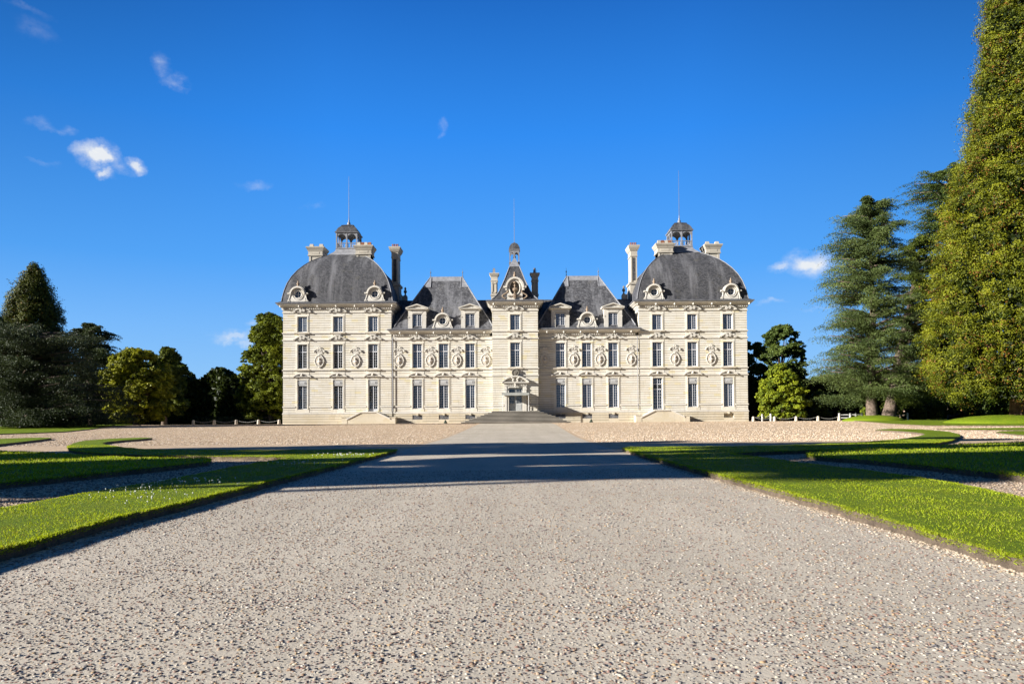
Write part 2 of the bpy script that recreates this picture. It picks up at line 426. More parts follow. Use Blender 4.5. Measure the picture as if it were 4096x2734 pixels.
def tag(o, label=None, cat=None, group=None, kind=None):
    if label: o['label'] = label
    if cat: o['category'] = cat
    if group: o['group'] = group
    if kind: o['kind'] = kind
    return o
def empty(name, loc, label=None, cat=None, group=None):
    o = bpy.data.objects.new(name, None); COL.objects.link(o); o.location = loc; o.empty_display_size = 0.3
    return tag(o, label, cat, group)
def cp(o, parent=None, loc=None, flipx=False):
    """copy a part and its sub-parts, sharing the meshes"""
    c = o.copy(); COL.objects.link(c)
    if parent: c.parent = parent
    if loc is not None: c.location = loc
    if flipx: c.scale = (-c.scale[0], c.scale[1], c.scale[2])
    for ch in list(o.children):
        d = ch.copy(); COL.objects.link(d); d.parent = c
        for g in ch.children:
            e = g.copy(); COL.objects.link(e); e.parent = d
    return c
def fastmesh(name, V, Fq, mat, parent=None, colors=None, loc=(0, 0, 0)):
    """big mesh from numpy arrays; Fq (n,k)"""
    me = bpy.data.meshes.new(name); k = Fq.shape[1]
    me.vertices.add(len(V)); me.vertices.foreach_set('co', V.astype(np.float32).ravel())
    me.loops.add(Fq.size); me.loops.foreach_set('vertex_index', Fq.astype(np.int32).ravel())
    me.polygons.add(len(Fq)); me.polygons.foreach_set('loop_start', np.arange(0, Fq.size, k, dtype=np.int32))
    me.update(calc_edges=True)
    if colors is not None:
        at_ = me.color_attributes.new('Col', 'FLOAT_COLOR', 'POINT')
        c4 = np.ones((len(V), 4), np.float32); c4[:, :3] = colors; at_.data.foreach_set('color', c4.ravel())
    me.materials.append(M[mat]); o = bpy.data.objects.new(name, me); COL.objects.link(o); o.location = loc
    if parent: o.parent = parent
    return o

# ================================================================== THE SETTING: ground
YS = [-30, -10, 0, 5, 10, 20, 30] + [38 + i * 2 for i in range(36)] + [112, 118, 124, 130, 138, 146, 156, 166, 178, 188, 200, 300, 500, 900, 1600, 3000]
def sheet(name, mat, xl, xr, ys, dz):
    vs = []; fs = []
    for y in ys: vs += [(xl(y), y, gz(y) + dz), (xr(y), y, gz(y) + dz)]
    for i in range(len(ys) - 1): fs.append((2 * i, 2 * i + 1, 2 * i + 3, 2 * i + 2))
    o = MB().add(vs, fs).build(name, mat); tag(o, kind='structure'); return o
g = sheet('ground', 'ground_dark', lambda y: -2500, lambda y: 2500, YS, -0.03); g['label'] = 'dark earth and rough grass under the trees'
g = sheet('gravel_forecourt', 'gravel', lambda y: -60, lambda y: 60, [y for y in YS if y <= 108], 0.0)
g['label'] = 'tan gravel forecourt in front of the white chateau'
def pcx(y): return -0.65 + 0.65 * sm((y - 26) / 64)
def phw(y): return 4.02 + 0.22 * sm((y - 30) / 60) + 1.2 * math.exp(-((y - 31) / 4.0) ** 2) * 0.0
g = sheet('path', 'path', lambda y: pcx(y) - phw(y), lambda y: pcx(y) + phw(y), [y for y in YS if y <= 90] , 0.004)
g['label'] = 'wide grey pebble-dashed drive running straight to the chateau steps'

def lawn(label, pts, hgt, zpx=True, thick_edge=True, smoothn=2, wig=0.045, flatlab=True):
    """pts: photo pixels of the top edge of a lawn, turned into ground points"""
    P = [on_ground(x, y, hgt) for x, y in pts]
    P2 = [Vector((p.x, p.y)) for p in P]
    for _ in range(smoothn):                       # round the outline
        Q = []
        n_ = len(P2)
        for i in range(n_):
            a, b2 = P2[i], P2[(i + 1) % n_]; Q += [a * 0.8 + b2 * 0.2, a * 0.2 + b2 * 0.8]
        P2 = Q
    R = []; n_ = len(P2)
    for i in range(n_):
        a, b2 = P2[i], P2[(i + 1) % n_]; L = (b2 - a).length; k = max(1, min(60, int(L / 0.25)))
        for j in range(k): R.append(a.lerp(b2, j / k))
    rnd = random.Random(len(label)); n_ = len(R)
    R = [p + Vector((rnd.uniform(-wig, wig), rnd.uniform(-wig, wig))) for p in R]
    bm = bmesh.new()
    vs = [bm.verts.new((p.x, p.y, 0)) for p in R]
    f = bm.faces.new(vs); bm.normal_update()
    if f.normal.z < 0: bmesh.ops.reverse_faces(bm, faces=[f])
    y0 = min(p.y for p in R); y1 = max(p.y for p in R)
    y = math.ceil(max(y0, 36) / 2) * 2
    while y < y1:
        bmesh.ops.bisect_plane(bm, geom=bm.verts[:] + bm.edges[:] + bm.faces[:], plane_co=(0, y, 0), plane_no=(0, 1, 0)); y += 2
    ret = bmesh.ops.extrude_face_region(bm, geom=bm.faces[:])
    top = [e for e in ret['geom'] if isinstance(e, bmesh.types.BMVert)]; tops = set(top)
    for v_ in top:
        v_.co.x += rnd.uniform(-.018, .018); v_.co.y += rnd.uniform(-.018, .018)
    for v_ in bm.verts: v_.co.z = gz(v_.co.y) + (hgt if v_ in tops else -0.02)
    bmesh.ops.recalc_face_normals(bm, faces=bm.faces[:])
    bmesh.ops.triangulate(bm, faces=[f_ for f_ in bm.faces if len(f_.verts) > 4], ngon_method='EAR_CLIP')
    me = bpy.data.meshes.new('lawn'); 
    for f_ in bm.faces: f_.material_index = 0 if f_.normal.z > 0.5 else 1
    bm.to_mesh(me); bm.free(); me.materials.append(M['lawn']); me.materials.append(M['earth'])
    o = bpy.data.objects.new('lawn', me); COL.objects.link(o); tag(o, label, kind='structure')
    return o, [(p.x, p.y) for p in R]
LZ = lambda pts: [(x / 1.38176, 1640 + y / 1.38176) for x, y in pts]       # close-up of the left lawns
RZ = lambda pts: [(2300 + x / 1.30791, 1640 + y / 1.30791) for x, y in pts]
HL = 0.12
LAWNS = []
LAWNS.append(lawn('bright curling lawn band along the left side of the drive', LZ([(-1400, 1110), (-420, 865), (0, 755), (640, 590), (1380, 416), (2196, 218), (2185, 213), (1500, 220), (830, 216), (700, 207),
    (590, 192), (560, 180), (620, 170), (860, 152), (780, 150), (600, 156), (450, 168), (380, 190), (375, 210), (450, 228), (680, 243), (1000, 250), (1580, 257), (1610, 262), (1450, 285), (960, 378), (480, 455), (0, 543), (-420, 640), (-1400, 850)]), HL))
LAWNS.append(lawn('dark lawn tongue in shadow at the left', LZ([(-400, 225), (0, 225), (300, 240), (700, 262), (1100, 265), (1165, 270), (1160, 282), (700, 330), (0, 400), (-400, 445)]), HL))
LAWNS.append(lawn('small pointed lawn at the far left edge', LZ([(-400, 168), (0, 157), (200, 150), (300, 152), (220, 162), (0, 186), (-400, 225)]), HL))
LAWNS.append(lawn('long thin lawn strip below the left bollards', LZ([(-700, 112), (0, 97), (500, 91), (1060, 82), (1500, 74), (1730, 73), (1500, 80), (1000, 95), (500, 112), (0, 130), (-700, 150)]), 0.08))
LAWNS.append(lawn('bright curling lawn band along the right side of the drive', RZ([(236, 196), (430, 250), (650, 307), (1040, 405), (1440, 515), (1830, 620), (2349, 768), (3200, 1000), (4200, 1275), (4200, 870), (3200, 650), (2349, 458), (1900, 365), (1500, 312), (1100, 262), (860, 232), (800, 224),
    (1000, 214), (1500, 198), (1850, 176), (1990, 152), (2022, 128), (1960, 110), (1800, 98), (1650, 96), (1545, 102), (1700, 108), (1810, 118), (1835, 126), (1740, 145), (1500, 168), (1200, 180), (700, 190), (300, 190)]), HL))
LAWNS.append(lawn('dark shaded lawn tongue at the right', RZ([(1208, 226), (1300, 214), (1500, 203), (1900, 182), (2349, 165), (2800, 150), (2800, 400), (2349, 342), (2100, 315), (1800, 284), (1480, 254), (1240, 240)]), HL))
LAWNS.append(lawn('long thin lawn strip below the right trees', RZ([(560, 61), (900, 60), (1400, 56), (2349, 58), (3200, 55), (3200, 84), (2349, 79), (1600, 78), (1100, 70), (700, 62)]), 0.08))
LAWNS.append(lawn('narrow lawn strip at the far right edge', RZ([(1850, 96), (2349, 90), (3000, 88), (3000, 105), (2349, 104), (2000, 100)]), 0.08))
LAWNS.append(lawn('small lawn corner at the right edge of the gravel', RZ([(2170, 112), (2349, 106), (3000, 108), (3000, 140), (2500, 138), (2349, 130)]), 0.08))

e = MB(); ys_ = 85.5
e.box(-60, -4.6, ys_, ys_ + .04, gz(ys_) - .05, gz(ys_) + .055); e = e.build('dark_stripe', 'iron'); tag(e, 'long thin dark strip across the gravel before the left half of the chateau', 'stripe')  # near-black strip standing a little proud of the gravel
def inside(px, py, poly):
    res = np.zeros(len(px), bool); n_ = len(poly); j = n_ - 1
    for i in range(n_):
        xi, yi = poly[i]; xj, yj = poly[j]
        c_ = ((yi > py) != (yj > py)) & (px < (xj - xi) * (py - yi) / (yj - yi + 1e-12) + xi)
        res ^= c_; j = i
    return res
gzv = np.vectorize(gz)
rng = np.random.default_rng(7)
def blades(name, label, poly, hgt, total, ymax, base_h=0.06, size_k=1.0):
    xs = np.array([p[0] for p in poly]); ys = np.array([p[1] for p in poly])
    N = total * 6
    y = rng.uniform(max(ys.min(), 2.0), min(ys.max(), ymax), N); x = rng.uniform(max(xs.min(), -0.75 * ymax - 2), min(xs.max(), 0.75 * ymax), N)
    keep = (np.abs(x - CAM.x) < 0.72 * y + 1.5) & (rng.random(N) < np.clip((7.0 / y) ** 1.3, 0.02, 1)); x, y = x[keep], y[keep]
    k = inside(x, y, poly); x, y = x[k][:total], y[k][:total]
    # a fringe that hangs over the cut edge
    e = np.array(poly); pw = 1 / np.maximum(e[:, 1], 3.0) ** 1.5; pw[(e[:, 1] < 2) | (e[:, 1] > ymax)] = 0; ei = rng.choice(len(e), total // 4, p=pw / pw.sum()); t = rng.random(len(ei))[:, None]
    q = e[ei] * (1 - t) + e[(ei + 1) % len(e)] * t + rng.normal(0, 0.022, (len(ei), 2))
    k = (q[:, 1] > 2.5) & (q[:, 1] < ymax) & (np.abs(q[:, 0]) < 0.72 * q[:, 1] + 1.5) ; q = q[k]
    x = np.concatenate([x, q[:, 0]]); y = np.concatenate([y, q[:, 1]]); n_ = len(x)
    drop = np.zeros(n_); drop[n_ - len(q):] = rng.uniform(0, .055, len(q)) * (rng.random(len(q)) < .45)
    w = np.maximum(0.0028, y * 0.00085) * rng.uniform(.8, 1.5, n_) * size_k
    hh = base_h * rng.uniform(0.5, 1.25, n_) * (1 + 0.35 * np.sin(x * 3.1 + y * 1.7) * np.sin(y * 2.3 - x))
    a = rng.uniform(0, 2 * np.pi, n_); la = rng.uniform(0, 2 * np.pi, n_); lean = rng.uniform(0.1, 0.9, n_) * hh
    z = gzv(y) + hgt - 0.01 - drop; lean = np.where(drop > 0, hh * 1.1, lean); hh = np.where(drop > 0, hh * .55, hh)
    V = np.empty((n_, 4, 3))
    dx, dy = np.cos(a) * w / 2, np.sin(a) * w / 2
    V[:, 0] = np.stack([x - dx, y - dy, z], 1); V[:, 1] = np.stack([x + dx, y + dy, z], 1)
    mx, my = x + np.cos(la) * lean * .35, y + np.sin(la) * lean * .35
    V[:, 2] = np.stack([mx + dx * .7, my + dy * .7, z + hh * .6], 1)
    V[:, 3] = np.stack([x + np.cos(la) * lean, y + np.sin(la) * lean, z + hh], 1)
    Fq = np.arange(n_ * 4).reshape(-1, 4)
    base = np.array([[0.31, 0.38, 0.015]]) * rng.uniform(.65, 1.25, (n_, 1)); yl = rng.random(n_) < 0.12
    base[yl] = np.array([0.30, 0.27, 0.05]) * rng.uniform(.7, 1.1, (yl.sum(), 1))
    C = np.repeat(base, 4, 0)
    o = fastmesh(name, V.reshape(-1, 3), Fq, 'grass_blade', colors=C); tag(o, label, 'grass', kind='stuff'); return o
blades('grass', 'grass blades on the lawn band left of the drive', LAWNS[0][1], HL, 170000, 34, .025)
blades('grass', 'grass blades on the lawn band right of the drive', LAWNS[4][1], HL, 200000, 34, .025)
blades('grass', 'grass blades on the shaded left lawn tongue', LAWNS[1][1], HL, 30000, 34)
blades('grass', 'grass blades on the shaded right lawn tongue', LAWNS[5][1], HL, 30000, 34)

# clover heads scattered on the lawns
mb = MB(); rr = random.Random(3)
def clover(pxs, n_):
    for _ in range(n_):
        px, py, sx, sy = rr.choice(pxs); p = on_ground(rr.gauss(px, sx), rr.gauss(py, sy), HL)
        if not (inside(np.array([p.x]), np.array([p.y]), LAWNS[0][1])[0] or inside(np.array([p.x]), np.array([p.y]), LAWNS[4][1])[0]): continue
        r = rr.uniform(.007, .012) * (1 if p.y < 12 else 1.6); mb.ell((p.x, p.y, p.z + .055), (r, r, r * .8), 6, 4); mb.tube([(p.x, p.y, p.z), (p.x, p.y, p.z + .05)], .0012, 3)
clover([(500, 1965, 110, 18), (600, 1985, 130, 25), (780, 1930, 90, 10), (1200, 1855, 90, 6), (1380, 1822, 60, 4), ], 170)
tag(mb.build('clover_flowers', 'flower_white'), 'small white clover heads scattered in the lawns', 'flowers', kind='stuff')

# pebbles standing out of the drive
def pebbles(name, label, N, y0, y1, mode, rmin, rmax, pal):
    y = y0 + (y1 - y0) * rng.random(N * 3) ** 1.0
    x = rng.uniform(-0.72, 0.72, N * 3) * y * 1.02 + CAM.x
    if mode == 'path':
        cl = np.sin(x * 2.3 + np.sin(y * 1.9)) * np.sin(y * 2.9 + np.sin(x * 3.1)); k = (x > -4.6) & (x < 3.3) & (rng.random(N * 3) < 0.62 + 0.16 * cl)
    elif mode == 'court':
        k = (np.abs(x) < 58) & (np.abs(x - np.array([pcx(v) for v in y])) > 4.35) & (rng.random(N * 3) < np.clip(45 / y, 0, 1))
        for _, poly in LAWNS: k &= ~inside(x, y, poly)
    elif mode == 'edge':
        x = np.where(rng.random(N * 3) < .6, 3.36 - np.abs(rng.normal(0, .09, N * 3)), -4.66 + np.abs(rng.normal(0, .08, N * 3))); k = rng.random(N * 3) < (6 / y)
    else:
        k = np.zeros(N * 3, bool) | (x < -4.72) | (x > 3.42)
        for _, poly in LAWNS[:6]: k &= ~inside(x, y, poly)
    x, y = x[k][:N], y[k][:N]; n_ = len(x)
    r = rng.uniform(rmin, rmax, n_) * rng.uniform(.6, 1.1, n_); a = rng.uniform(0, np.pi, n_); el = rng.uniform(.5, .95, n_); hh = r * rng.uniform(.35, .7, n_)
    z = gzv(y) + 0.003
    ang = np.arange(6) * np.pi / 3
    V = np.empty((n_, 13, 3))
    for ring_, (rs, hs_) in enumerate(((1.0, 0.0), (.78, .68))):
        for j in range(6):
            jit = rng.uniform(.78, 1.15, n_); u = np.cos(ang[j]) * r * rs * jit; v_ = np.sin(ang[j]) * r * el * rs * jit
            V[:, ring_ * 6 + j] = np.stack([x + u * np.cos(a) - v_ * np.sin(a), y + u * np.sin(a) + v_ * np.cos(a), z + hh * hs_], 1)
    V[:, 12] = np.stack([x, y, z + hh], 1)
    fl = []
    for j in range(6):
        k2 = (j + 1) % 6; fl += [(j, k2, 6 + k2), (j, 6 + k2, 6 + j), (6 + j, 6 + k2, 12)]
    Fq = (np.array(fl)[None] + (np.arange(n_) * 13)[:, None, None]).reshape(-1, 3)
    pal = np.array(pal); c = pal[rng.integers(0, len(pal), n_)] * rng.uniform(.75, 1.2, (n_, 1)); c = c * .86; C = np.repeat(c, 13, 0)
    o = fastmesh(name, V.reshape(-1, 3), Fq, 'pebble', colors=C); tag(o, label, 'pebbles', kind='stuff'); return o
pebbles('gravel', 'coarse tan gravel stones lying over the forecourt', 90000, 36.5, 92, 'court', .022, .05, [(.62, .47, .31), (.72, .58, .42), (.50, .36, .23), (.34, .24, .16), (.78, .68, .54), (.56, .42, .27), (.42, .30, .2)])
PAL = [(.34, .31, .27), (.40, .36, .30), (.26, .17, .11), (.36, .25, .14), (.22, .13, .095), (.09, .085, .09), (.44, .39, .30), (.30, .26, .21), (.17, .13, .115), (.36, .27, .19), (.24, .15, .12), (.46, .43, .37)]
pebbles('pebbles', 'small brown and cream pebbles set in the drive', 30000, 2.9, 7.5, 'path', .006, .0155, PAL)
pebbles('pebbles', 'small pebbles set in the farther part of the drive', 30000, 7.5, 17, 'path', .007, .018, PAL)
pebbles('gravel', 'loose brown gravel in the walks between the lawns', 26000, 5, 26, 'walk', .014, .03, [(.36, .27, .18), (.28, .20, .14), (.18, .13, .10), (.46, .38, .28), (.24, .2, .17)])
pebbles('rubble', 'crumbs of stone and earth lying along the cut lawn edges beside the drive', 5000, 4.5, 22, 'edge', .010, .024, [(.42, .34, .24), (.50, .42, .32), (.24, .18, .13), (.34, .27, .2)])

# ================================================================== THE CHATEAU
YF = 97.0
CH = empty('chateau', (0, YF, 0.73), 'long symmetrical cream stone chateau with two slate domes and a central stair tower', 'chateau')
WX = (5.93, 9.41, 12.87, 18.66, 23.26, 27.94)          # window axes
MX = (3.9, 7.7, 11.15, 15.25, 20.95, 25.7)             # medallion axes
DX = (9.41,)
CRS = 0.305
def rust(mb, x0, x1, z0, z1, y=0.0, t=0.42):
    """coursed masonry with recessed joints"""
    n_ = max(1, round((z1 - z0) / CRS)); h = (z1 - z0) / n_
    k0 = len(mb.f); mb.box(x0 + .004, x1 - .004, y + .05, y + t, z0, z1); mb.second.append((k0, len(mb.f)))
    for i in range(n_): mb.box(x0, x1, y, y + t - .02, z0 + i * h + .026, z0 + (i + 1) * h - .026)
def strip(mb, xc, opens, z0, z1, y=-0.03, hw=0.9, ow=0.64, t=0.45):
    """smooth stone window bay with its openings"""
    mb.box(xc - hw, xc - ow, y, y + t, z0, z1); mb.box(xc + ow, xc + hw, y, y + t, z0, z1)
    z = z0
    for a, b2 in opens:
        if a > z: mb.box(xc - ow, xc + ow, y + .003, y + t, z, a)
        z = b2
    if z < z1: mb.box(xc - ow, xc + ow, y + .003, y + t, z, z1)
    for a, b2 in opens:       # raised architrave
        mb.box(xc - ow - .12, xc - ow - .003, y - .035, y + .01, a, b2 + .12); mb.box(xc + ow + .003, xc + ow + .12, y - .035, y + .01, a, b2 + .12)
        mb.box(xc - ow - .003, xc + ow + .003, y - .035, y + .01, b2 + .003, b2 + .12)
G_OP = (1.93, 5.78); G_D = (1.62, 5.78); F_OP = (7.26, 10.46); S_OP = (12.08, 14.12)
BANDS_P = [(1.30, 1.54, .10), (6.03, 6.22, .09), (6.96, 7.13, .10), (10.88, 11.07, .09), (11.80, 12.0, .10), (14.52, 14.72, .08)]
def wall_front(name, x0, x1, ztop, axes, y, bands, doors=(), label=None):
    mb = MB(); hw = .9
    xs = [x0] + sum([[a - hw, a + hw] for a in axes], []) + [x1]
    zs = [1.54] + [z for a in bands[1:] for z in (a[0], a[1])] + [ztop]
    for i in range(0, len(xs), 2):
        if xs[i + 1] - xs[i] < .05: continue
        for j in range(0, len(zs) - 1):
            if j % 2 == 0 and zs[j + 1] - zs[j] > .1: rust(mb, xs[i], xs[i + 1], zs[j] + .002, zs[j + 1] - .002, y)
            else: mb.box(xs[i], xs[i + 1], y + .04, y + .4, zs[j], zs[j + 1])
    for a in axes:
        ops = [G_D if a in doors else G_OP, F_OP] + ([S_OP] if ztop > 13 else [])
        strip(mb, a, ops, 1.54, ztop, y - .03)
    return mb
def floorbands(mb, x0, x1, y, bands, axes, depth=.5, side=True):
    for i, (a, b2, p) in enumerate(bands):
        if i == 0: mb.box(x0 - p, x1 + p, y - p, y + depth, a, a + .1); mb.box(x0 - p * .5, x1 + p * .5, y - p * .5, y + depth, a + .1, b2)
        else: mb.loft([(x0 - p * .4, x1 + p * .4, y - p * .4 - .03, y + depth, a), (x0 - p, x1 + p, y - p - .03, y + depth, a + .05), (x0 - p, x1 + p, y - p - .03, y + depth, b2)])
    xs = [x0 - .06] + sum([[q - .9, q + .9] for q in sorted(axes)], []) + [x1 + .06]     # dado band between the ground-floor windows
    for i in range(0, len(xs), 2):
        if xs[i + 1] > xs[i] + .1: mb.box(xs[i], xs[i + 1] - .003, y - .09, y + .2, 2.17, 2.34)
def plinth(mb, x0, x1, y, grilles):
    xs = [x0 - .05] + sum([[q - .66, q + .66] for q in sorted(grilles)], []) + [x1 + .05]
    for i in range(0, len(xs), 2): rust(mb, xs[i], xs[i + 1], -.05, 1.30, y - .05, .5)
    for q in grilles:
        mb.box(q - .66, q + .66, y - .045, y + .4, -.05, .52); mb.box(q - .66, q + .66, y - .045, y + .4, 1.1, 1.30)
        mb.box(q - .12, q + .12, y - .16, y, 1.03, 1.28)
PAV0, PAV1 = 16.25, 30.48
DEP = 14.3; WDEP = 11.0
def cornice(name, x0, x1, y0, y1, z, corbels, wall_x=None):
    """moulded eaves cornice with dentils and little corbel heads, z = underside"""
    mb = MB()
    mb.ring(x0, x1, y0, y1, [(z - .42, .03), (z - .36, .08), (z - .05, .08), (z, .16), (z + .02, .34), (z + .1, .40), (z + .26, .58), (z + .30, .66), (z + .42, .68)])
    d = MB(); n_ = int((x1 - x0 + .3) / .29)
    for i in range(n_):
        x = x0 - .1 + (i + .5) * (x1 - x0 + .2) / n_; d.box(x - .075, x + .075, y0 - .22, y0 - .06, z - .26, z - .03)
    n2 = int((y1 - y0) / .29)
    for i in range(n2):
        yy = y0 + (i + .5) * (y1 - y0) / n2
        d.box(x0 - .22, x0 - .06, yy - .075, yy + .075, z - .26, z - .03); d.box(x1 + .06, x1 + .22, yy - .075, yy + .075, z - .26, z - .03)
    h = MB()
    for x in corbels: h.ell((x, y0 - .46, z + .10), (.14, .17, .17), 8, 5); h.box(x - .11, x + .11, y0 - .5, y0 - .2, z + .12, z + .24)
    mb.add(d.v, d.f); mb.add(h.v, h.f); mb.build('cornice', 'stone_trim', CH)
    gt = MB(); gt.ring(x0, x1, y0, y1, [(z + .423, .62), (z + .44, .78), (z + .56, .80), (z + .60, .66), (z + .66, .40), (z + .67, .1)])
    gt.build('gutter', 'lead', CH)
def spiral(mb, cx, cz, r, y0, y1, s=1):
    pts = []
    for i in range(26):
        t = i / 25; a = s * (math.pi * .5 - t * 3.6 * math.pi); q = r * (1 - .82 * t); pts.append((cx + q * math.cos(a), cz + q * math.sin(a)))
    for a, b2 in zip(pts[:-1], pts[1:]): mb.tube([(a[0], y0, a[1]), (b2[0], y0, b2[1])], .034, 5)
    mb.tube([(cx, y0 - .02, cz), (cx, y1, cz)], r * .85, 12)
def pediment_arc():      # segmental pediment with a small carved head
    mb = MB(); w, h = 1.19, .50; R = (w * w + h * h) / (2 * h); cz = h - R; a0 = math.asin(w / R)
    pts = [(R * math.sin(a0 * (i / 9 - 1)), cz + R * math.cos(a0 * (i / 9 - 1))) for i in range(19)]
    mb.band([(x, z - .06) for x, z in pts], .13, -.42, 0.0); mb.band([(x * .96, z - .14) for x, z in pts[1:-1]], .08, -.30, 0.0)
    mb.box(-w, w, -.34, 0, -.02, .07)
    mb.prism([(-w * .93, .06)] + [(x * .93, max(.065, z - .12)) for x, z in pts[1:-1]] + [(w * .93, .06)], -.06, 0)
    mb.v = [(x, y * .6, z) for x, y, z in mb.v]
    o = mb.build('pediment', 'stone_trim', CH)
    k = MB(); k.ell((0, -.22, .24), (.11, .12, .15), 9, 7); k.ell((-.15, -.15, .27), (.10, .08, .08)); k.ell((.15, -.15, .27), (.10, .08, .08)); k.ell((-.13, -.14, .14), (.09, .07, .07)); k.ell((.13, -.14, .14), (.09, .07, .07))
    k.build('carved_head', 'stone_trim', o, smooth=True); return o
def pediment_scroll(low=False, cap=True):     # swan-neck pediment with two volutes
    mb = MB(); H = .42 if not low else .40
    for s in (-1, 1):
        pts = []
        for i in range(13):
            t = i / 12; x = 1.17 - t * 1.0
            z = (.05 + H * sm(t) * .98) if not low else (.05 + H * math.sin(t * math.pi * .55))
            pts.append((s * x, z))
        if s < 0: pts = pts[::-1]
        mb.band(pts, .11, -.38, 0.0); spiral(mb, s * .2, .22, .19, -.36, 0, s)
        mb.box(s * 1.03 - .16, s * 1.03 + .16, -.36, 0, -.02, .09)
    mb.box(-1.17, 1.17, -.2, 0, -.02, .045); mb.box(-.9, .9, -.035, 0, .04, .26)
    if cap: mb.loft([(-.34, .34, -.16, 0, .50), (-.34, .34, -.16, 0, .62), (-.46, .46, -.26, 0, .66), (-.46, .46, -.26, 0, .73)])
    mb.v = [(x, y * .6, z) for x, y, z in mb.v]
    return mb.build('pediment', 'stone_trim', CH)
def window_frame(name, H, rows, transom=None, toprows=3, hw=.6, panel=0.0):
    """white casement with glazing bars; origin at the sill centre"""
    mb = MB(); y0, y1 = 0, .07
    mb.box(-hw - .04, -hw + .075, y0, y1, 0, H); mb.box(hw - .075, hw + .04, y0, y1, 0, H)
    mb.box(-hw + .076, hw - .076, y0, y1, 0, .11 + panel); mb.box(-hw + .076, hw - .076, y0, y1, H - .08, H)
    mb.box(-.055, .055, y0 - .015, y1, .111 + panel, H - .081)
    def bars(za, zb, n_):
        for i in range(1, n_):
            z = za + (zb - za) * i / n_; mb.box(-hw + .076, -.056, y0 + .012, y1 - .01, z - .013, z + .013); mb.box(.056, hw - .076, y0 + .012, y1 - .01, z - .013, z + .013)
        for s in (-1, 1): mb.box(s * (hw + .0) / 2 - .015, s * hw / 2 + .015, y0 + .008, y1 - .005, za, zb)
    lo = .11 + panel
    if transom:
        mb.box(-hw + .076, hw - .076, y0 - .035, y1, transom - .07, transom + .07); bars(lo, transom - .07, rows); bars(transom + .07, H - .08, toprows)
    else: bars(lo, H - .08, rows)
    o = mb.build(name, 'white_wood', CH)
    MB().box(-hw + .02, hw - .02, .034, .036, .05, H - .03).build('glass', 'glass', o)
    return o
def sill(): return MB().loft([(-.95, .95, -.17, 0, 0), (-1.0, 1.0, -.22, 0, .05), (-1.0, 1.0, -.22, 0, .17)]).build('window_sill', 'stone_sill', CH)
def carved_panel():
    mb = MB(); mb.box(-.63, .63, 0, .1, 0, .78); mb.box(-.36, .36, -.03, 0.002, .2, .58); mb.box(-.3, .3, -.05, -.028, .26, .52)
    for a, b2, c_, d in ((-.6, .6, .04, .08), (-.6, .6, .7, .74)): mb.box(a, b2, -.025, .002, c_, d)
    mb.box(-.6, -.56, -.025, .002, .081, .699); mb.box(.56, .6, -.025, .002, .081, .699)
    for s in (-1, 1):
        mb.tube([(s * .38 + .15 * math.cos(t), -.02, .39 + .17 * math.sin(t)) for t in [i * math.pi / 6 for i in range(12)]], .028, 5, True); mb.ell((s * .42, -.02, .39), (.05, .03, .05), 8, 5)
    return mb.build('carved_panel', 'stone_pale', CH)
def medallion():
    mb = MB()
    def oval(a, b2, r, y, z=0, n_=28, a0=0, a1=2 * math.pi): mb.tube([(a * math.cos(a0 + (a1 - a0) * i / n_), y, z + b2 * math.sin(a0 + (a1 - a0) * i / n_)) for i in range(n_ if a1 - a0 > 6.2 else n_ + 1)], r, 6, a1 - a0 > 6.2)
    oval(.40, .56, .05, -.14)
    mb.prism([(.64 * math.cos(i * math.pi / 14), .80 * math.sin(i * math.pi / 14)) for i in range(28)], -.09, 0)
    for a0 in (.12, 1.72, 3.26, 4.86): oval(.60, .76, .075, -.18, 0, 9, a0, a0 + 1.28)
    for (x, z, r) in ((-.64, .0, .11), (.64, .0, .11), (0, .80, .13), (-.13, .84, .08), (.13, .84, .08), (0, -.78, .14), (-.18, -.72, .09), (.18, -.72, .09)): mb.ell((x, -.19, z), (r, r, r), 8, 6)
    mb.box(-.47, .47, -.10, 0, .93, 1.25); mb.box(-.40, .40, -.13, -.098, .98, 1.20)
    pts = [(.74 * math.sin(t), 1.22 + .34 * math.cos(t)) for t in [(-1 + i / 8) * math.pi / 2 for i in range(17)]]
    mb.band(pts, .10, -.38, 0); mb.box(-.66, .66, -.26, 0, 1.27, 1.35); mb.prism([(x * .86, 1.28 + (z - 1.22) * .8) for x, z in pts], -.05, 0)
    for s in (-1, 1): mb.ell((s * .70, -.28, 1.20), (.11, .12, .12), 8, 6); mb.ell((s * .17, -.24, 1.42), (.13, .1, .11), 8, 6)
    mb.tube([(.15 * math.cos(t), -.26, 1.72 + .15 * math.sin(t)) for t in [i * math.pi / 6 for i in range(12)]], .06, 6, True); mb.box(-.07, .07, -.25, -.02, 1.5, 1.64)
    mb.v = [(x * .95, y * .5, z) for x, y, z in mb.v]
    o = mb.build('medallion', 'stone_trim', CH)
    MB().prism([(.38 * math.cos(i * math.pi / 12), .54 * math.sin(i * math.pi / 12)) for i in range(24)], -.094, -.0905).build('niche', 'stone_sill', o)
    return o
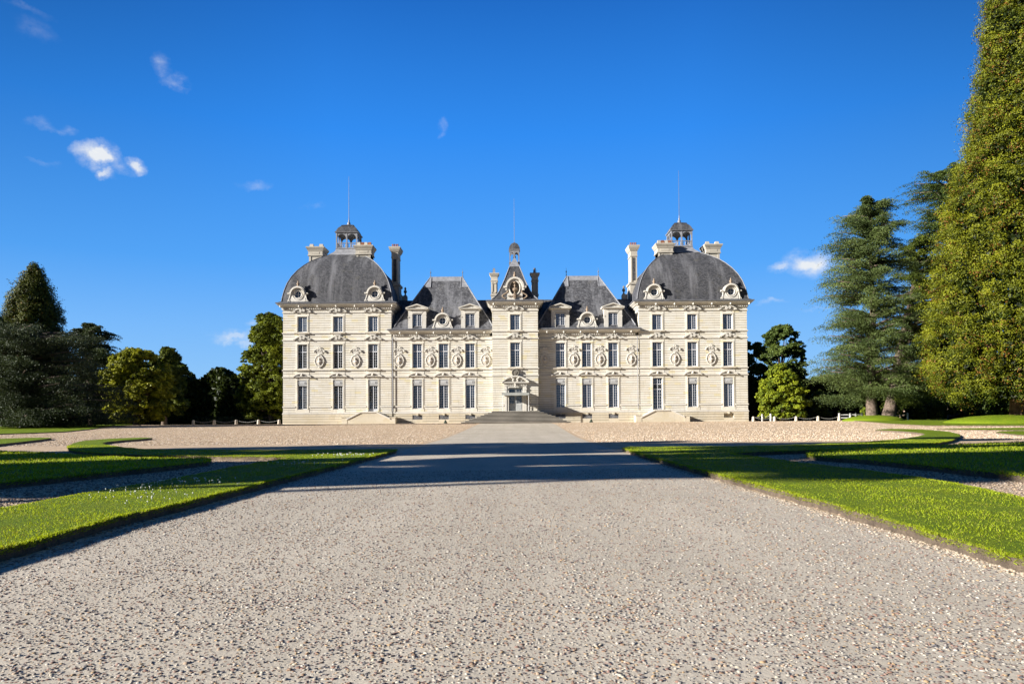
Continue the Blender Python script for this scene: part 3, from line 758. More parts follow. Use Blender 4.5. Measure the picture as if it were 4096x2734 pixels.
def bust(parent, kind, y=-.2, sc=1.0, mat='bust_stone', z0=0):
    mb = MB(); s = sc
    hx = (-.03, .0, .03, .02)[kind % 4]
    mb.lathe((0, y, z0 - .44 * s), [(.11 * s, 0), (.10 * s, .03), (.06 * s, .06), (.055 * s, .12), (.1 * s, .15)], 10)
    mb.ell((0, y, z0 - .13 * s), (.25 * s, .15 * s, .19 * s), 12, 8); mb.ell((-.15 * s, y, z0 - .06 * s), (.11 * s, .11 * s, .1 * s)); mb.ell((.15 * s, y, z0 - .06 * s), (.11 * s, .11 * s, .1 * s))
    mb.tube([(0, y, z0 - .02 * s), (hx * .5 * s, y - .01, z0 + .16 * s)], [.085 * s, .07 * s], 8)
    mb.ell((hx * s, y - .02 * s, z0 + .26 * s), (.098 * s, .12 * s, .145 * s), 12, 9); mb.ell((hx * 1.6 * s, y - .13 * s, z0 + .25 * s), (.02 * s, .03 * s, .035 * s), 6, 4)
    mb.ell((hx * .6 * s, y + .02 * s, z0 + .31 * s), (.115 * s, .12 * s, .12 * s), 10, 7)
    if kind % 3 == 0: mb.tube([(-.2 * s, y - .1, z0 - .02), (0, y - .16 * s, z0 - .16 * s), (.2 * s, y - .08, z0 - .26 * s)], .035 * s, 5)
    if kind % 3 == 1: mb.ell((hx * s, y - .09 * s, z0 + .17 * s), (.06 * s, .05 * s, .07 * s))
    mb.build('bust', mat, parent, smooth=True)
def oculus_dormer():     # round window in a stone frame, origin at the foot, centre 1.0 m up
    mb = MB(); n_ = 28; C0 = 1.02; dep = 1.9
    out = []
    def arc(r, a0, a1, k): return [(r * math.cos(a0 + (a1 - a0) * i / k), C0 + r * math.sin(a0 + (a1 - a0) * i / k)) for i in range(k + 1)]
    # front slab as quads between the round opening and the outline
    ri = .46; ol = []
    for i in range(n_):
        a = 2 * math.pi * i / n_ ; c_, s_ = math.cos(a), math.sin(a)
        if s_ >= 0: q = (.86 * c_, C0 + .86 * s_)
        else:
            k = min(1.0 / max(1e-6, abs(c_)), C0 / max(1e-6, -s_)); q = (max(-.98, min(.98, c_ * k)), max(0, C0 + s_ * k))
        ol.append(q)
    for i in range(n_):
        a, b2 = 2 * math.pi * i / n_, 2 * math.pi * (i + 1) / n_
        mb.prism([(ri * math.cos(a), C0 + ri * math.sin(a)), ol[i], ol[(i + 1) % n_], (ri * math.cos(b2), C0 + ri * math.sin(b2))], 0, .3)
    mb.tube([(.52 * math.cos(t), -.02, C0 + .52 * math.sin(t)) for t in [i * math.pi / 12 for i in range(24)]], .055, 6, True)
    mb.tube([(.72 * math.cos(t), -.01, C0 + .72 * math.sin(t)) for t in [i * math.pi / 12 for i in range(24)]], .06, 6, True)
    mb.band(arc(.96, math.radians(5), math.radians(175), 16)[::-1], .22, -.22, .35)
    mb.band(arc(.90, 0, math.pi, 14)[::-1], .10, -.3, .05)
    for s in (-1, 1):
        mb.box(s * 1.14 - .20, s * 1.14 + .20, -.2, .35, C0 + .04, C0 + .2); mb.box(s * 1.02 - .1, s * 1.02 + .1, -.1, .34, C0 - .15, C0 + .037)
        mb.tube([(s * (1.02 + .18 * math.sin(t * 1.2)), -.0, C0 - .15 - .75 * t) for t in [i / 8 for i in range(9)]], [.07] * 9, 6)
        mb.tube([(s * 1.2 + .13 * math.cos(t), 0, .14 + .13 * math.sin(t)) for t in [i * math.pi / 6 for i in range(12)]], .06, 6, True)
    mb.prism([(-.8, .15), (-.8, C0)] + arc(.8, math.pi, 0, 12)[1:-1] + [(.8, C0), (.8, .15)], .32, dep)
    o = mb.build('oculus_dormer', 'stone_trim', CH)
    w = MB(); w.tube([(.43 * math.cos(t), .14, C0 + .43 * math.sin(t)) for t in [i * math.pi / 12 for i in range(24)]], .045, 6, True)
    w.box(-.03, .03, .11, .17, C0 - .42, C0 + .42); w.box(-.42, -.031, .115, .165, C0 - .025, C0 + .025); w.box(.031, .42, .115, .165, C0 - .025, C0 + .025)
    w.build('window', 'white_wood', o)
    MB().prism([(.44 * math.cos(i * math.pi / 12), C0 + .44 * math.sin(i * math.pi / 12)) for i in range(24)], .18, .185).build('glass', 'glass_dark', o)
    u = MB(); u.lathe((0, .08, C0 + 1.06), [(.20, 0), (.20, .07), (.08, .12), (.17, .26), (.20, .38), (.13, .46), (.06, .52), (.10, .62), (.05, .74), (.01, .78)], 10)
    u.build('finial_urn', 'brown_stone', o, smooth=True)
    return o
plain('glass_dark', (0.035, 0.05, 0.075), 0.12, 0, 0.7, 0.5, 2.0)
def stone_dormer():      # pedimented roof window, foot at z=0
    mb = MB(); ow = .63
    for s in (-1, 1):
        a, b2 = (-1.18, -ow) if s < 0 else (ow, 1.18)
        n_ = 7
        for i in range(n_): mb.box(a + (0 if s < 0 else 0), b2, -.02, 2.4, i * .29 + .012, (i + 1) * .29 - .012)
        mb.box(a + .02, b2 - .02, .02, 2.38, 0, 2.03)
        mb.box(a - .05 if s < 0 else b2 - .12, a + .12 if s < 0 else b2 + .05, -.07, .3, 1.45, 1.58)
    mb.box(-1.18, 1.18, -.01, 2.4, 1.98, 2.42)
    for i in range(-4, 5): mb.prism([(i * .13 - .05, 1.99), (i * .13 + .05, 1.99), (i * .19 + .07, 2.36), (i * .19 - .07, 2.36)], -.045, 0)
    mb.loft([(-1.22, 1.22, -.05, 2.42, 2.42), (-1.30, 1.30, -.14, 2.44, 2.50), (-1.46, 1.46, -.30, 2.46, 2.56), (-1.46, 1.46, -.30, 2.46, 2.64)])
    for s in (-1, 1):
        mb.prism([(s * 1.48, 2.645), (s * 1.48, 2.76), (0, 3.26), (0, 3.12)] if s > 0 else [(-1.48, 2.645), (0, 3.12), (0, 3.26), (-1.48, 2.76)], -.32, 2.46)
    mb.prism([(-1.3, 2.643), (1.3, 2.643), (0, 3.14)], -.1, 2.44)
    mb.prism([(-.55, 2.70), (.55, 2.70), (0, 2.93)], -.14, -.098)
    o = mb.build('dormer', 'stone_trim', CH)
    w = MB(); hw = .6; H = 1.93
    w.box(-hw, -hw + .08, .12, .2, .05, H); w.box(hw - .08, hw, .12, .2, .05, H); w.box(-hw + .081, hw - .081, .12, .2, .05, .16); w.box(-hw + .081, hw - .081, .12, .2, H - .09, H)
    w.box(-.055, .055, .10, .2, .161, H - .091)
    for i in range(1, 6):
        z = .16 + (H - .25) * i / 6; w.box(-hw + .081, -.056, .13, .19, z - .017, z + .017); w.box(.056, hw - .081, .13, .19, z - .017, z + .017)
    for s in (-1, 1): w.box(s * .3 - .015, s * .3 + .015, .125, .195, .161, H - .091)
    w.build('window', 'white_wood', o); MB().box(-.56, .56, .15, .152, .1, H - .05).build('glass', 'glass', o)
    MB().box(-.62, .62, .5, .52, .0, 1.97).build('interior', 'interior_dark', o)
    return o

# ---- one of each kind, then copies
first = {}
def put(kind, maker, loc, flipx=False):
    if kind not in first: o = first[kind] = maker(); o.location = loc; return o
    return cp(first[kind], CH, loc, flipx)
pr = random.Random(11)
plain('curtain_sky', (0.15, 0.19, 0.25), 0.8); plain('curtain_sky_pale', (0.30, 0.36, 0.42), 0.8)  # bluish sheets: some are curtains, the top-floor ones hold reflected sky as colour
def curtain_sky_for(win, H, a=0.0, b2=1.0, mat='curtain_sky', hw=.56):
    MB().box(-hw, hw, .14, .145, H * a + .05, H * b2 - .04).build('curtain_sky', mat, win)
def blind_for(win, H, frac, hw=.56):
    MB().box(-hw, hw, .12, .125, H * (1 - frac) + .02, H - .04).build('blind', 'blind', win)
GW = []
for side in (-1, 1):
    for i, ax in enumerate(WX):
        x = side * ax; pav = i >= 3
        yw = -.03 if pav else .07
        yin = yw + .2
        door = (i == 3)
        if door and side > 0:
            put('gwin_iron', lambda: window_frame('french_window', 4.1, 6, 2.62, 4, panel=.0), (x, yin, 1.66))
            ir = MB()
            for sx in (-1, 1):
                for k in range(2):
                    c0 = (sx * .28, 4.03 + .0); ir.tube([(sx * .28 + (.2 - k * .09) * math.cos(t), -.02, 2.98 + (.2 - k * .09) * math.sin(t)) for t in [q * math.pi / 6 for q in range(12)]], .018, 4, True)
                for k in (-1, 1): ir.tube([(sx * .05, -.02, 2.98 - k * .25), (sx * .52, -.02, 2.98 + k * .25)], .016, 4)
            ir.build('iron_grille', 'iron', first['gwin_iron'])
            MB().box(-.6, .6, -.03, .06, 3.24, 3.34).build('transom', 'white_wood', first['gwin_iron'])
        elif door: put('gdoor', lambda: window_frame('french_window', 3.38, 9, None, panel=.22), (x, yin, 1.62))
        else:
            gw = put('gwin', lambda: window_frame('window', 3.08, 9), (x, yin, 1.93))
            if side > 0 and not pav or (side > 0 and i == 5): GW.append((gw, 3.08, 0, 1, 'curtain_sky_pale' if i == 5 else 'curtain_sky'))
            if side < 0 and i in (0, 5): GW.append((gw, 3.08, .45, 1, 'curtain_sky'))
        if not (door and side > 0): put('panel', carved_panel, (x, yw + .05, 5.0))
        put('pedarc', pediment_arc, (x, yw - .03, 6.2))
        if pav and side < 0 and i in (3, 4): w1 = window_frame('window', 3.2, 6, 2.2, 3); w1.location = (x, yin, 7.26); blind_for(w1, 3.2, .32)
        else:
            fw = put('fwin', lambda: window_frame('window', 3.2, 6, 2.2, 3), (x, yin, 7.26))
            if not pav: GW.append((fw, 3.2, pr.choice([.3, .5, 0]), 1, pr.choice(['curtain_sky', 'curtain_sky_pale', 'curtain_sky'])))
        put('sill', sill, (x, yw, 6.97))
        if pav:
            put('pedscroll', lambda: pediment_scroll(False, True), (x, yw - .03, 11.05))
            w2 = None
            if side < 0 and i in (4, 5): w2 = window_frame('window', 2.04, 6); w2.location = (x, yin, 12.08); blind_for(w2, 2.04, .97)
            elif 'swin' not in first:
                w2 = put('swin', lambda: window_frame('window', 2.04, 6), (x, yin, 12.08))
            else: w2 = put('swin', None, (x, yin, 12.08))
            if not (side < 0 and i in (4, 5)) and w2 is not None: GW.append((w2, 2.04, 0, 1, pr.choice(['curtain_sky_pale', 'curtain_sky', 'curtain_sky_pale'])))  # grey-blue sheet behind top-floor panes stands in for mirrored sky
            put('sill', sill, (x, yw, 11.81)); put('pedlow', lambda: pediment_scroll(True, False), (x, yw - .03, 14.68))
        else: put('pedscroll2', lambda: pediment_scroll(False, False), (x, yw - .03, 10.98))
    for i, ax in enumerate(MX):
        x = side * ax; o = put('medallion', medallion, (x, 0 if i >= 4 else .1, 8.26))
        for ch in [c_ for c_ in o.children if c_.name.startswith('bust')]: bpy.data.objects.remove(ch)
        bust(o, i + (3 if side > 0 else 0), -.12, 1.0)

for a in GW: curtain_sky_for(*a)
# ---- pavilions
for s in (-1, 1):
    x0, x1 = (PAV0, PAV1) if s > 0 else (-PAV1, -PAV0)
    axes = sorted(s * a for a in WX[3:]); doors = (s * WX[3],)
    mb = wall_front('w', x0, x1, 15.0, axes, 0.0, BANDS_P, doors)
    for xa, xb in ((x0, x0 + .42), (x1 - .42, x1)):
        rust(mb, xa, xb, 1.54, 6.03, .425, DEP - .43); rust(mb, xa, xb, 6.03, 14.9, .425, DEP - .43)
    mb.box(x0, x1, DEP, DEP + .2, -.05, 15.0)
    o = mb.build('wall', 'stone', CH); o['label'] = ('right' if s > 0 else 'left') + ' domed pavilion wall of coursed cream stone'
    mb = MB(); floorbands(mb, x0, x1, 0, BANDS_P, axes, DEP); mb.build('string_course', 'stone_trim', CH)
    mb = MB(); plinth(mb, x0, x1, 0, [27.95] if s > 0 else [])
    mb.box(x0 - .04, x1 + .04, .46, DEP, -.05, 1.29); mb.build('plinth', 'stone_plinth', CH)
    MB().box(x0 + .5, x1 - .5, 1.0, 1.1, .3, 14.9).build('interior', 'interior_dark', CH)
    cornice('c', x0, x1, 0, DEP, 15.32, [x0 - .2 + k * (x1 - x0 + .4) / 6 for k in range(7)])
    # dome
    xc = (x0 + x1) / 2; yc = DEP / 2
    prof = [(15.98, 7.62), (16.12, 7.30), (16.7, 7.20), (17.6, 7.02), (18.6, 6.72), (19.6, 6.26), (20.5, 5.68), (21.3, 5.02), (22.0, 4.30), (22.55, 3.55), (23.0, 2.85), (23.3, 2.36), (23.55, 2.05), (23.8, 1.74), (24.03, 1.55), (24.25, 1.45), (24.3, 1.45)]
    fine_p = []
    for (za, wa), (zb, wb) in zip(prof[:-1], prof[1:]):
        for k in range(2): fine_p.append((za + (zb - za) * k / 2, wa + (wb - wa) * k / 2))
    fine_p.append(prof[-1])
    dome = MB().loft([(xc - w, xc + w, yc - w, yc + w, z) for z, w in fine_p]).build('dome_roof', 'slate', CH)
    hip = MB()
    for sx in (-1, 1):
        for sy in (-1, 1): hip.tube([(xc + sx * (w + .01), yc + sy * (w + .01), z) for z, w in prof[1:-2]], .05, 6)
    hip.build('hip_flashing', 'lead_pale', dome)
    nk = MB().loft([(xc - w, xc + w, yc - w, yc + w, z) for z, w in [(23.32, 2.39), (23.57, 2.10), (23.82, 1.79), (24.05, 1.60), (24.28, 1.50), (24.35, 1.55), (24.42, 1.55)]]); nk.build('lead_collar', 'lead_pale', dome)
    # lantern
    zb = 24.42; L = MB(); q = 1.40
    for sx in (-1, 0, 1):
        for sy in (-1, 0, 1):
            if sx or sy: L.box(xc + sx * q - .09, xc + sx * q + .09, yc + sy * q - .09, yc + sy * q + .09, zb, zb + 2.2)
    for sy in (-1, 1):       # arches
        for cxx in (-.7, .7):
            r = .58; zt = zb + 1.5
            arc = [(xc + cxx + r * math.cos(t), zt + .52 * math.sin(t)) for t in [math.pi * k / 10 for k in range(11)]]
            L.prism([(xc + cxx + .61, zt), (xc + cxx + .61, zb + 2.15), (xc + cxx, zb + 2.15)] + arc[5::-1][:0] + [(a[0], a[1]) for a in arc[5::-1]], yc + sy * q - .05, yc + sy * q + .05)
            L.prism([(xc + cxx - .61, zt), (arc[10][0], arc[10][1])] + [(a[0], a[1]) for a in arc[9:4:-1]] + [(xc + cxx, zb + 2.15), (xc + cxx - .61, zb + 2.15)], yc + sy * q - .05, yc + sy * q + .05)
    for sx in (-1, 1):
        for cy in (-.7, .7):
            for s3 in (-1, 1):
                pts = [(yc + cy + s3 * .61, zb + 1.5), (yc + cy + s3 * .61, zb + 2.15), (yc + cy, zb + 2.15)] + [(yc + cy + s3 * .58 * math.cos(t), zb + 1.5 + .52 * math.sin(t)) for t in [math.pi / 2 * k / 5 for k in (5, 4, 3, 2, 1, 0)]]
                V0 = [(xc + sx * q - .05, a, b2) for a, b2 in pts]; V1 = [(xc + sx * q + .05, a, b2) for a, b2 in pts]; n_ = len(pts)
                L.add(V0 + V1, [tuple(range(n_)), tuple(range(2 * n_ - 1, n_ - 1, -1))] + [(i, i + n_, (i + 1) % n_ + n_, (i + 1) % n_) for i in range(n_)])
    L.ring(xc - q, xc + q, yc - q, yc + q, [(zb + 2.15, .1), (zb + 2.21, .22), (zb + 2.29, .25), (zb + 2.31, .12)])
    lt = L.build('lantern', 'lead_pale', CH)
    bl = MB()
    for (ax_, sgn) in (('x', -1), ('x', 1), ('y', -1), ('y', 1)):
        for k in range(8):
            t = (-1.22 + k * .35) ; 
            if abs(t) < .1: continue
            p = (xc + t, yc + sgn * q) if ax_ == 'x' else (xc + sgn * q, yc + t)
            bl.lathe((p[0], p[1], zb + .1), [(.05, 0), (.03, .08), (.085, .24), (.04, .42), (.03, .5), (.07, .6)], 7)
        for zz in (zb + .02, zb + .70):
            if ax_ == 'x': bl.box(xc - 1.3, xc + 1.3, yc + sgn * q - .07, yc + sgn * q + .07, zz, zz + .09)
            else: bl.box(xc + sgn * q - .07, xc + sgn * q + .07, yc - 1.3, yc + 1.3, zz, zz + .09)
    bl.build('balustrade', 'lead_pale', lt)
    lr = [(zb + 2.31, 1.62), (zb + 2.43, 1.50), (zb + 2.68, 1.40), (zb + 2.95, 1.24), (zb + 3.18, 1.02), (zb + 3.34, .84), (zb + 3.37, .90), (zb + 3.42, .86), (zb + 3.52, .6), (zb + 3.64, .25)]
    MB().loft([(xc - w, xc + w, yc - w, yc + w, z) for z, w in lr]).build('lantern_roof', 'slate', lt)
    fz = zb + 3.6
    MB().lathe((xc, yc, fz), [(.30, 0), (.26, .1), (.18, .14), (.24, .26), (.20, .36), (.09, .48), (.12, .6), (.06, .75), (.05, 1.1)], 12).build('finial', 'lead_pale', lt, smooth=True)
    MB().tube([(xc, yc, fz + 1.0), (xc + s * -.0, yc, fz + 4.9), (xc, yc, fz + (7.5 if s > 0 else 7.0))], [.04, .025, .015], 6).build('lightning_rod', 'rod_metal', lt)
    for dxx in (-5.08, 5.0):
        o = put('oculus', oculus_dormer, (xc + dxx, -.28, 15.98))
    # two chimneys on the dome
    def dome_chimney(xm, ym, wx, wy, ztop, npots):
        c_ = MB(); c_.box(xm - wx, xm + wx, ym - wy, ym + wy, 19.5, ztop - 1.25)
        for px_, w2 in ((-wx + .14, .14), (wx - .14, .14)): c_.box(xm + px_ - w2, xm + px_ + w2, ym - wy - .06, ym + wy + .06, 19.6, ztop - 1.22)
        c_.ring(xm - wx, xm + wx, ym - wy, ym + wy, [(ztop - 1.3, .08), (ztop - 1.25, .16), (ztop - 1.13, .16), (ztop - 1.12, .09), (ztop - .62, .09), (ztop - .60, .15), (ztop - .5, .17), (ztop - .2, .34), (ztop - .12, .38), (ztop, .38)])
        c_.box(xm - wx * .62, xm + wx * .62, ym - wy - .12, ym + wy + .12, ztop - 1.0, ztop - .7)
        o = c_.build('chimney', 'chimney_stone', CH)
        for k in range(npots):
            px_ = xm - wx * .75 + k * (wx * 1.5) / (npots - 1); w2 = wx * .26 if npots > 3 else wx * .34
            MB().loft([(px_ - w2, px_ + w2, ym - wy * .7, ym - wy * .7 + .6, ztop + .003), (px_ - w2 * .75, px_ + w2 * .75, ym - wy * .7 + .1, ym - wy * .7 + .5, ztop + (.55 if npots > 3 else .5))]).build('chimney_pot', 'terracotta' if (k % 2 and npots > 3) else 'chimney_stone', o)
    xi = xc - s * 2.65; xo = xc + s * 4.35
    dome_chimney(xi, 5.2, .98, 1.0, 24.45, 4); dome_chimney(xo, 6.8, .9, 1.1, 24.65, 2)
# ---- wings
for s in (-1, 1):
    x0, x1 = (3.0, PAV0 - .012) if s > 0 else (-PAV0 + .012, -3.0)
    axes = sorted(s * a for a in WX[:3]); YW = .1
    mb = wall_front('w', x0, x1, 11.45, axes, YW, BANDS_P[:4])
    mb.box(x0, x1, WDEP, WDEP + .2, -.05, 11.5)
    for a in (x0, x1 - .3): mb.box(a, a + .3, YW + .39, WDEP + .01, -.05, 11.45)
    o = mb.build('wall', 'stone', CH); o['label'] = ('right' if s > 0 else 'left') + ' wing wall of coursed cream stone'
    mb = MB(); floorbands(mb, x0 + .1, x1 - .1, YW, BANDS_P[:4], axes, .5); mb.build('string_course', 'stone_trim', CH)
    mb = MB(); plinth(mb, x0, x1 - .01, YW, axes); mb.build('plinth', 'stone_plinth', CH)
    for q in axes:
        g_ = MB()
        for k in range(9): g_.box(q - .6 + k * .15 - .016, q - .6 + k * .15 + .016, YW + .02, YW + .06, .522, 1.098)
        g_.box(q - .655, q + .655, YW + .065, YW + .09, .79, .82); g_.build('basement_grille', 'white_wood', CH)
        MB().box(q - .66, q + .66, YW + .38, YW + .40, .5, 1.12).build('basement_opening', 'interior_dark', CH)
    MB().box(x0 + .2, x1 - .3, 1.2, 1.3, .3, 11.4).build('interior', 'interior_dark', CH)
    cornice('c', x0 + .3, x1 - .5, YW, WDEP, 11.75, [x0 + 1.2 + k * (x1 - x0 - 2.2) / 5 for k in range(6)])
    # long low roof behind, then the tall truncated roof in front
    MB().add([(x0, .2, 12.40), (x1, .2, 12.40), (x1, 6.2, 17.15), (x0, 6.2, 17.15), (x1, WDEP, 12.4), (x0, WDEP, 12.4)], [(0, 1, 2, 3), (3, 2, 4, 5), (0, 3, 5), (1, 4, 2)]).build('low_roof', 'slate_wing', CH)
    xc = s * 9.41; rw = 2.22; zr = 20.1
    pr_ = [(12.38, 6.75, -.05), (12.75, 6.45, .12), (13.4, 6.12, .42), (15.0, 5.15, 1.42), (17.0, 3.98, 2.72), (19.3, 2.68, 4.28), (20.1, rw, 4.85)]
    roof = MB().loft([(xc - w, xc + w, y, 11.0 - (y - .0) * .95, z) for z, w, y in pr_]).build('mansard_roof', 'slate_wing', CH)
    fl = MB()
    for sx in (-1, 1):
        fl.tube([(xc + sx * w, y - .02, z) for z, w, y in pr_[1:]], .08, 6)
        a = (18.55, 3.10, 3.77); b2 = (20.12, rw, 4.83)
        fl.add([(xc + sx * (a[1] + .03), a[2] - .04, a[0]), (xc + sx * rw * .93, a[2] - .04, a[0]), (xc + sx * rw * .93, b2[2] - .04, b2[0]), (xc + sx * (rw + .02), b2[2] - .04, b2[0]),
                (xc + sx * (a[1] + .03), a[2] + .3, a[0]), (xc + sx * (rw + .02), b2[2] + .3, b2[0])], [(0, 1, 2, 3), (0, 3, 5, 4)])
        fl.tube([(xc + sx * rw * .93, a[2] - .05, a[0]), (xc + sx * rw * .93, b2[2] - .05, b2[0])], .05, 5)
        fl.tube([(xc + sx * (a[1] + .03), a[2] - .05, a[0]), (xc + sx * rw * .93, a[2] - .05, a[0])], .04, 5)
    dz = (20.12 - 19.5) ; yk = 4.85 - dz * .66
    fl.loft([(xc - rw - .04, xc + rw + .04, 4.78, 6.3, 20.1), (xc - rw - .04, xc + rw + .04, 4.86, 6.2, 20.2)])
    fl.add([(xc - rw * .93, yk - .03, 19.5), (xc + rw * .93, yk - .03, 19.5), (xc + rw * .93, 4.80, 20.12), (xc - rw * .93, 4.80, 20.12)], [(0, 1, 2, 3)])
    fl.tube([(xc - rw * .93, yk - .04, 19.5), (xc + rw * .93, yk - .04, 19.5)], .05, 5)
    fl.build('lead_flashing', 'lead_pale', roof)
    st = MB()
    for k in range(13):
        xx = xc - rw * .82 + k * rw * 1.64 / 12; L_ = .35 + .35 * pr.random(); st.add([(xx - .05, yk - .035, 19.47), (xx + .05, yk - .035, 19.47), (xx, yk - .035 - L_ * .66, 19.47 - L_)], [(0, 1, 2)])
    st.build('rust_streaks', 'brown_stone', roof)
    for sx in (-1, 1):
        MB().lathe((xc + sx * rw, 5.3, 20.15), [(.10, 0), (.05, .3), (.03, .55), (.085, .68), (.08, .78), (.02, .88), (.012, 1.25)], 8).build('ridge_finial', 'lead', roof)
    for dxx in (-3.45, 3.5): put('dormer', stone_dormer, (xc + dxx, .02, 12.42))
    put('oculus', oculus_dormer, (xc + .1 * s, .02, 12.42))
    # tall chimney between dome and wing
    xm = s * 16.7; ym = 7.0; wx, wy = .42, 1.05; c_ = MB(); zt = 24.65
    c_.box(xm - wx - .14, xm + wx + .14, ym - wy - .14, ym + wy + .14, 14, 19.1)
    rust(c_, xm - wx - .16, xm + wx + .16, 14.6, 19.1, ym - wy - .16, 2 * wy + .32)
    c_.ring(xm - wx, xm + wx, ym - wy, ym + wy, [(19.1, .16), (19.15, .3), (19.4, .34), (19.45, .1), (19.5, .0), (23.05, .0), (23.08, .08), (23.2, .1), (23.22, .05), (23.85, .05), (23.9, .12), (24.25, .3), (24.5, .38), (24.62, .38)])
    for a in (-1, 1): c_.box(xm + a * (wx - .08) - .09, xm + a * (wx - .08) + .09, ym - wy - .07, ym + wy + .07, 19.55, 23.0)
    o = c_.build('tall_chimney', 'chimney_stone', CH)
    MB().box(xm - wx + .2, xm + wx - .2, ym - wy - .03, ym - wy - .004, 19.75, 22.9).build('slate_panel', 'slate', o)
    for k in range(4): xx = xm - .36 + k * .24; MB().lathe((xx, ym - .6, zt - .03), [(.11, 0), (.09, .3), (.11, .5)], 8).build('chimney_pot', 'terracotta', o)
    # gable stub with a small bust ornament beside the chimney
    xg = s * 15.5; g_ = MB(); g_.box(xg - .35, xg + .35, 6.6, 7.6, 15, 17.9); o = g_.build('gable_block', 'chimney_stone', CH)
    MB().lathe((xg - s * .1, 7.0, 17.9), [(.25, 0), (.2, .12), (.1, .2), (.1, .35), (.24, .6), (.22, .75), (.1, .85), (.15, 1.0), (.14, 1.15), (.03, 1.28)], 9).build('ornament', 'stone_grey', o, smooth=True)
    # side stair (double ramp) against the pavilion door
    xs_ = s * 18.95; r = MB(); yr = -1.75
    r.prism([(xs_ - 2.75, -.05), (xs_ + 2.75, -.05), (xs_ + 2.75, .55), (xs_ + 1.0, 1.42), (xs_ - 1.0, 1.42), (xs_ - 2.75, .55)], yr, -.06)
    for a in (-1, 1): r.box(xs_ + a * 3.1 - .36, xs_ + a * 3.1 + .36, yr - .03, -.06, -.05, .78); r.box(xs_ + a * 3.1 - .42, xs_ + a * 3.1 + .42, yr - .08, -.055, .783, .87)
    o = r.build('side_stair', 'stone_plinth', CH)
    cpg = MB(); pts = [(xs_ - 2.8, .62), (xs_ - 1.0, 1.5), (xs_ + 1.0, 1.5), (xs_ + 2.8, .62)]
    cpg.band(pts, .16, yr - .1, yr + .28); cpg.band(pts, .10, yr + .285, -.06); cpg.build('coping', 'stone_trim', o)
    # rain pipe
    MB().tube([(s * (PAV0 - .18), -.06, 1.6), (s * (PAV0 - .18), -.06, 11.3)], .05, 6).build('rain_pipe', 'lead_pale', CH)

# ---- central stair tower
YC = -.85; x0, x1 = -2.98, 2.98; hw = .9
BC = [(1.30, 1.54, .08), (6.03, 6.22, .09), (6.96, 7.13, .10), (10.88, 11.07, .09), (11.80, 12.0, .10), (14.52, 14.72, .08)]
mb = MB(); zs = [1.54] + [z for a in BC[1:] for z in (a[0], a[1])] + [15.0]
for j in range(0, len(zs) - 1):
    w0 = 1.25 if zs[j + 1] < 6.3 else hw
    for xa, xb in ((x0, -w0), (w0, x1)):
        if j % 2 == 0 and zs[j + 1] - zs[j] > .1: rust(mb, xa, xb, zs[j] + .002, zs[j + 1] - .002, YC)
        else: mb.box(xa, xb, YC + .04, YC + .4, zs[j], zs[j + 1])
strip(mb, 0, [F_OP, S_OP], 6.3, 15.0, YC - .03)
for a in (-1, 1): mb.box(min(a * .88, a * 1.25), max(a * .88, a * 1.25), YC - .02, YC + .45, 1.54, 6.3)
mb.box(-.88, .88, YC - .017, YC + .45, 4.5, 6.3)
for xa, xb in ((x0, x0 + .42), (x1 - .42, x1)): rust(mb, xa, xb, 1.54, 14.9, YC + .425, 5.0)
mb.build('wall', 'stone', CH)['label'] = 'central stair tower wall of coursed cream stone'
mb = MB()
for i, (a, b2, p) in enumerate(BC):
    if i == 0: mb.box(x0 - p, x1 + p, YC - p, 1.0, a, b2)
    else: mb.loft([(x0 - p * .4, x1 + p * .4, YC - p * .4 - .03, 4, a), (x0 - p, x1 + p, YC - p - .03, 4, a + .05), (x0 - p, x1 + p, YC - p - .03, 4, b2)])
for xa, xb in ((x0 - .06, -1.3), (1.3, x1 + .06)): MB().box(xa, xb, YC - .09, YC + .2, 2.17, 2.34).build('dado_band', 'stone_trim', CH)
mb.build('string_course', 'stone_trim', CH)
mb = MB(); mb.box(x0 - .02, x1 + .02, YC, 1.0, -.05, 1.298); mb.build('plinth', 'stone_plinth', CH)
MB().box(x0 + .5, x1 - .5, .4, .45, 1.6, 14.8).build('interior', 'interior_dark', CH)
cornice('c', x0, x1, YC, 4.0, 15.32, [-2.75, 0, 2.75])
cp(first['fwin'], CH, (0, YC + .18, 7.26)); cp(first['swin'], CH, (0, YC + .18, 12.08)); cp(first['sill'], CH, (0, YC - .02, 6.97)); cp(first['sill'], CH, (0, YC - .02, 11.81))
cp(first['pedscroll'], CH, (0, YC - .05, 11.05)); cp(first['pedlow'], CH, (0, YC - .05, 14.68))
yc = 2.1
pyr = [(15.97, 3.22), (16.1, 2.98), (16.4, 2.68), (16.8, 2.36), (17.3, 2.06), (18.0, 1.75), (19.0, 1.33), (20.0, .98), (20.85, .66)]
def pyl(w): return (-w, w, yc - w * .98, yc + w, )
roof = MB().loft([(-w, w, yc - w, yc + w, z) for z, w in pyr]).build('pyramid_roof', 'slate', CH)
hp = MB()
for sx in (-1, 1): hp.tube([(sx * w, yc - w - .01, z) for z, w in pyr[1:]], .06, 6)
hp.add([(-.72, yc - .72, 20.83), (.72, yc - .72, 20.83), (.72, yc + .6, 20.83), (-.72, yc + .6, 20.83), (0, yc + .1, 22.3)], [(0, 1, 4), (1, 2, 4), (2, 3, 4), (3, 0, 4), (0, 3, 2, 1)]); hp.build('lead_cap', 'lead_pale', roof)
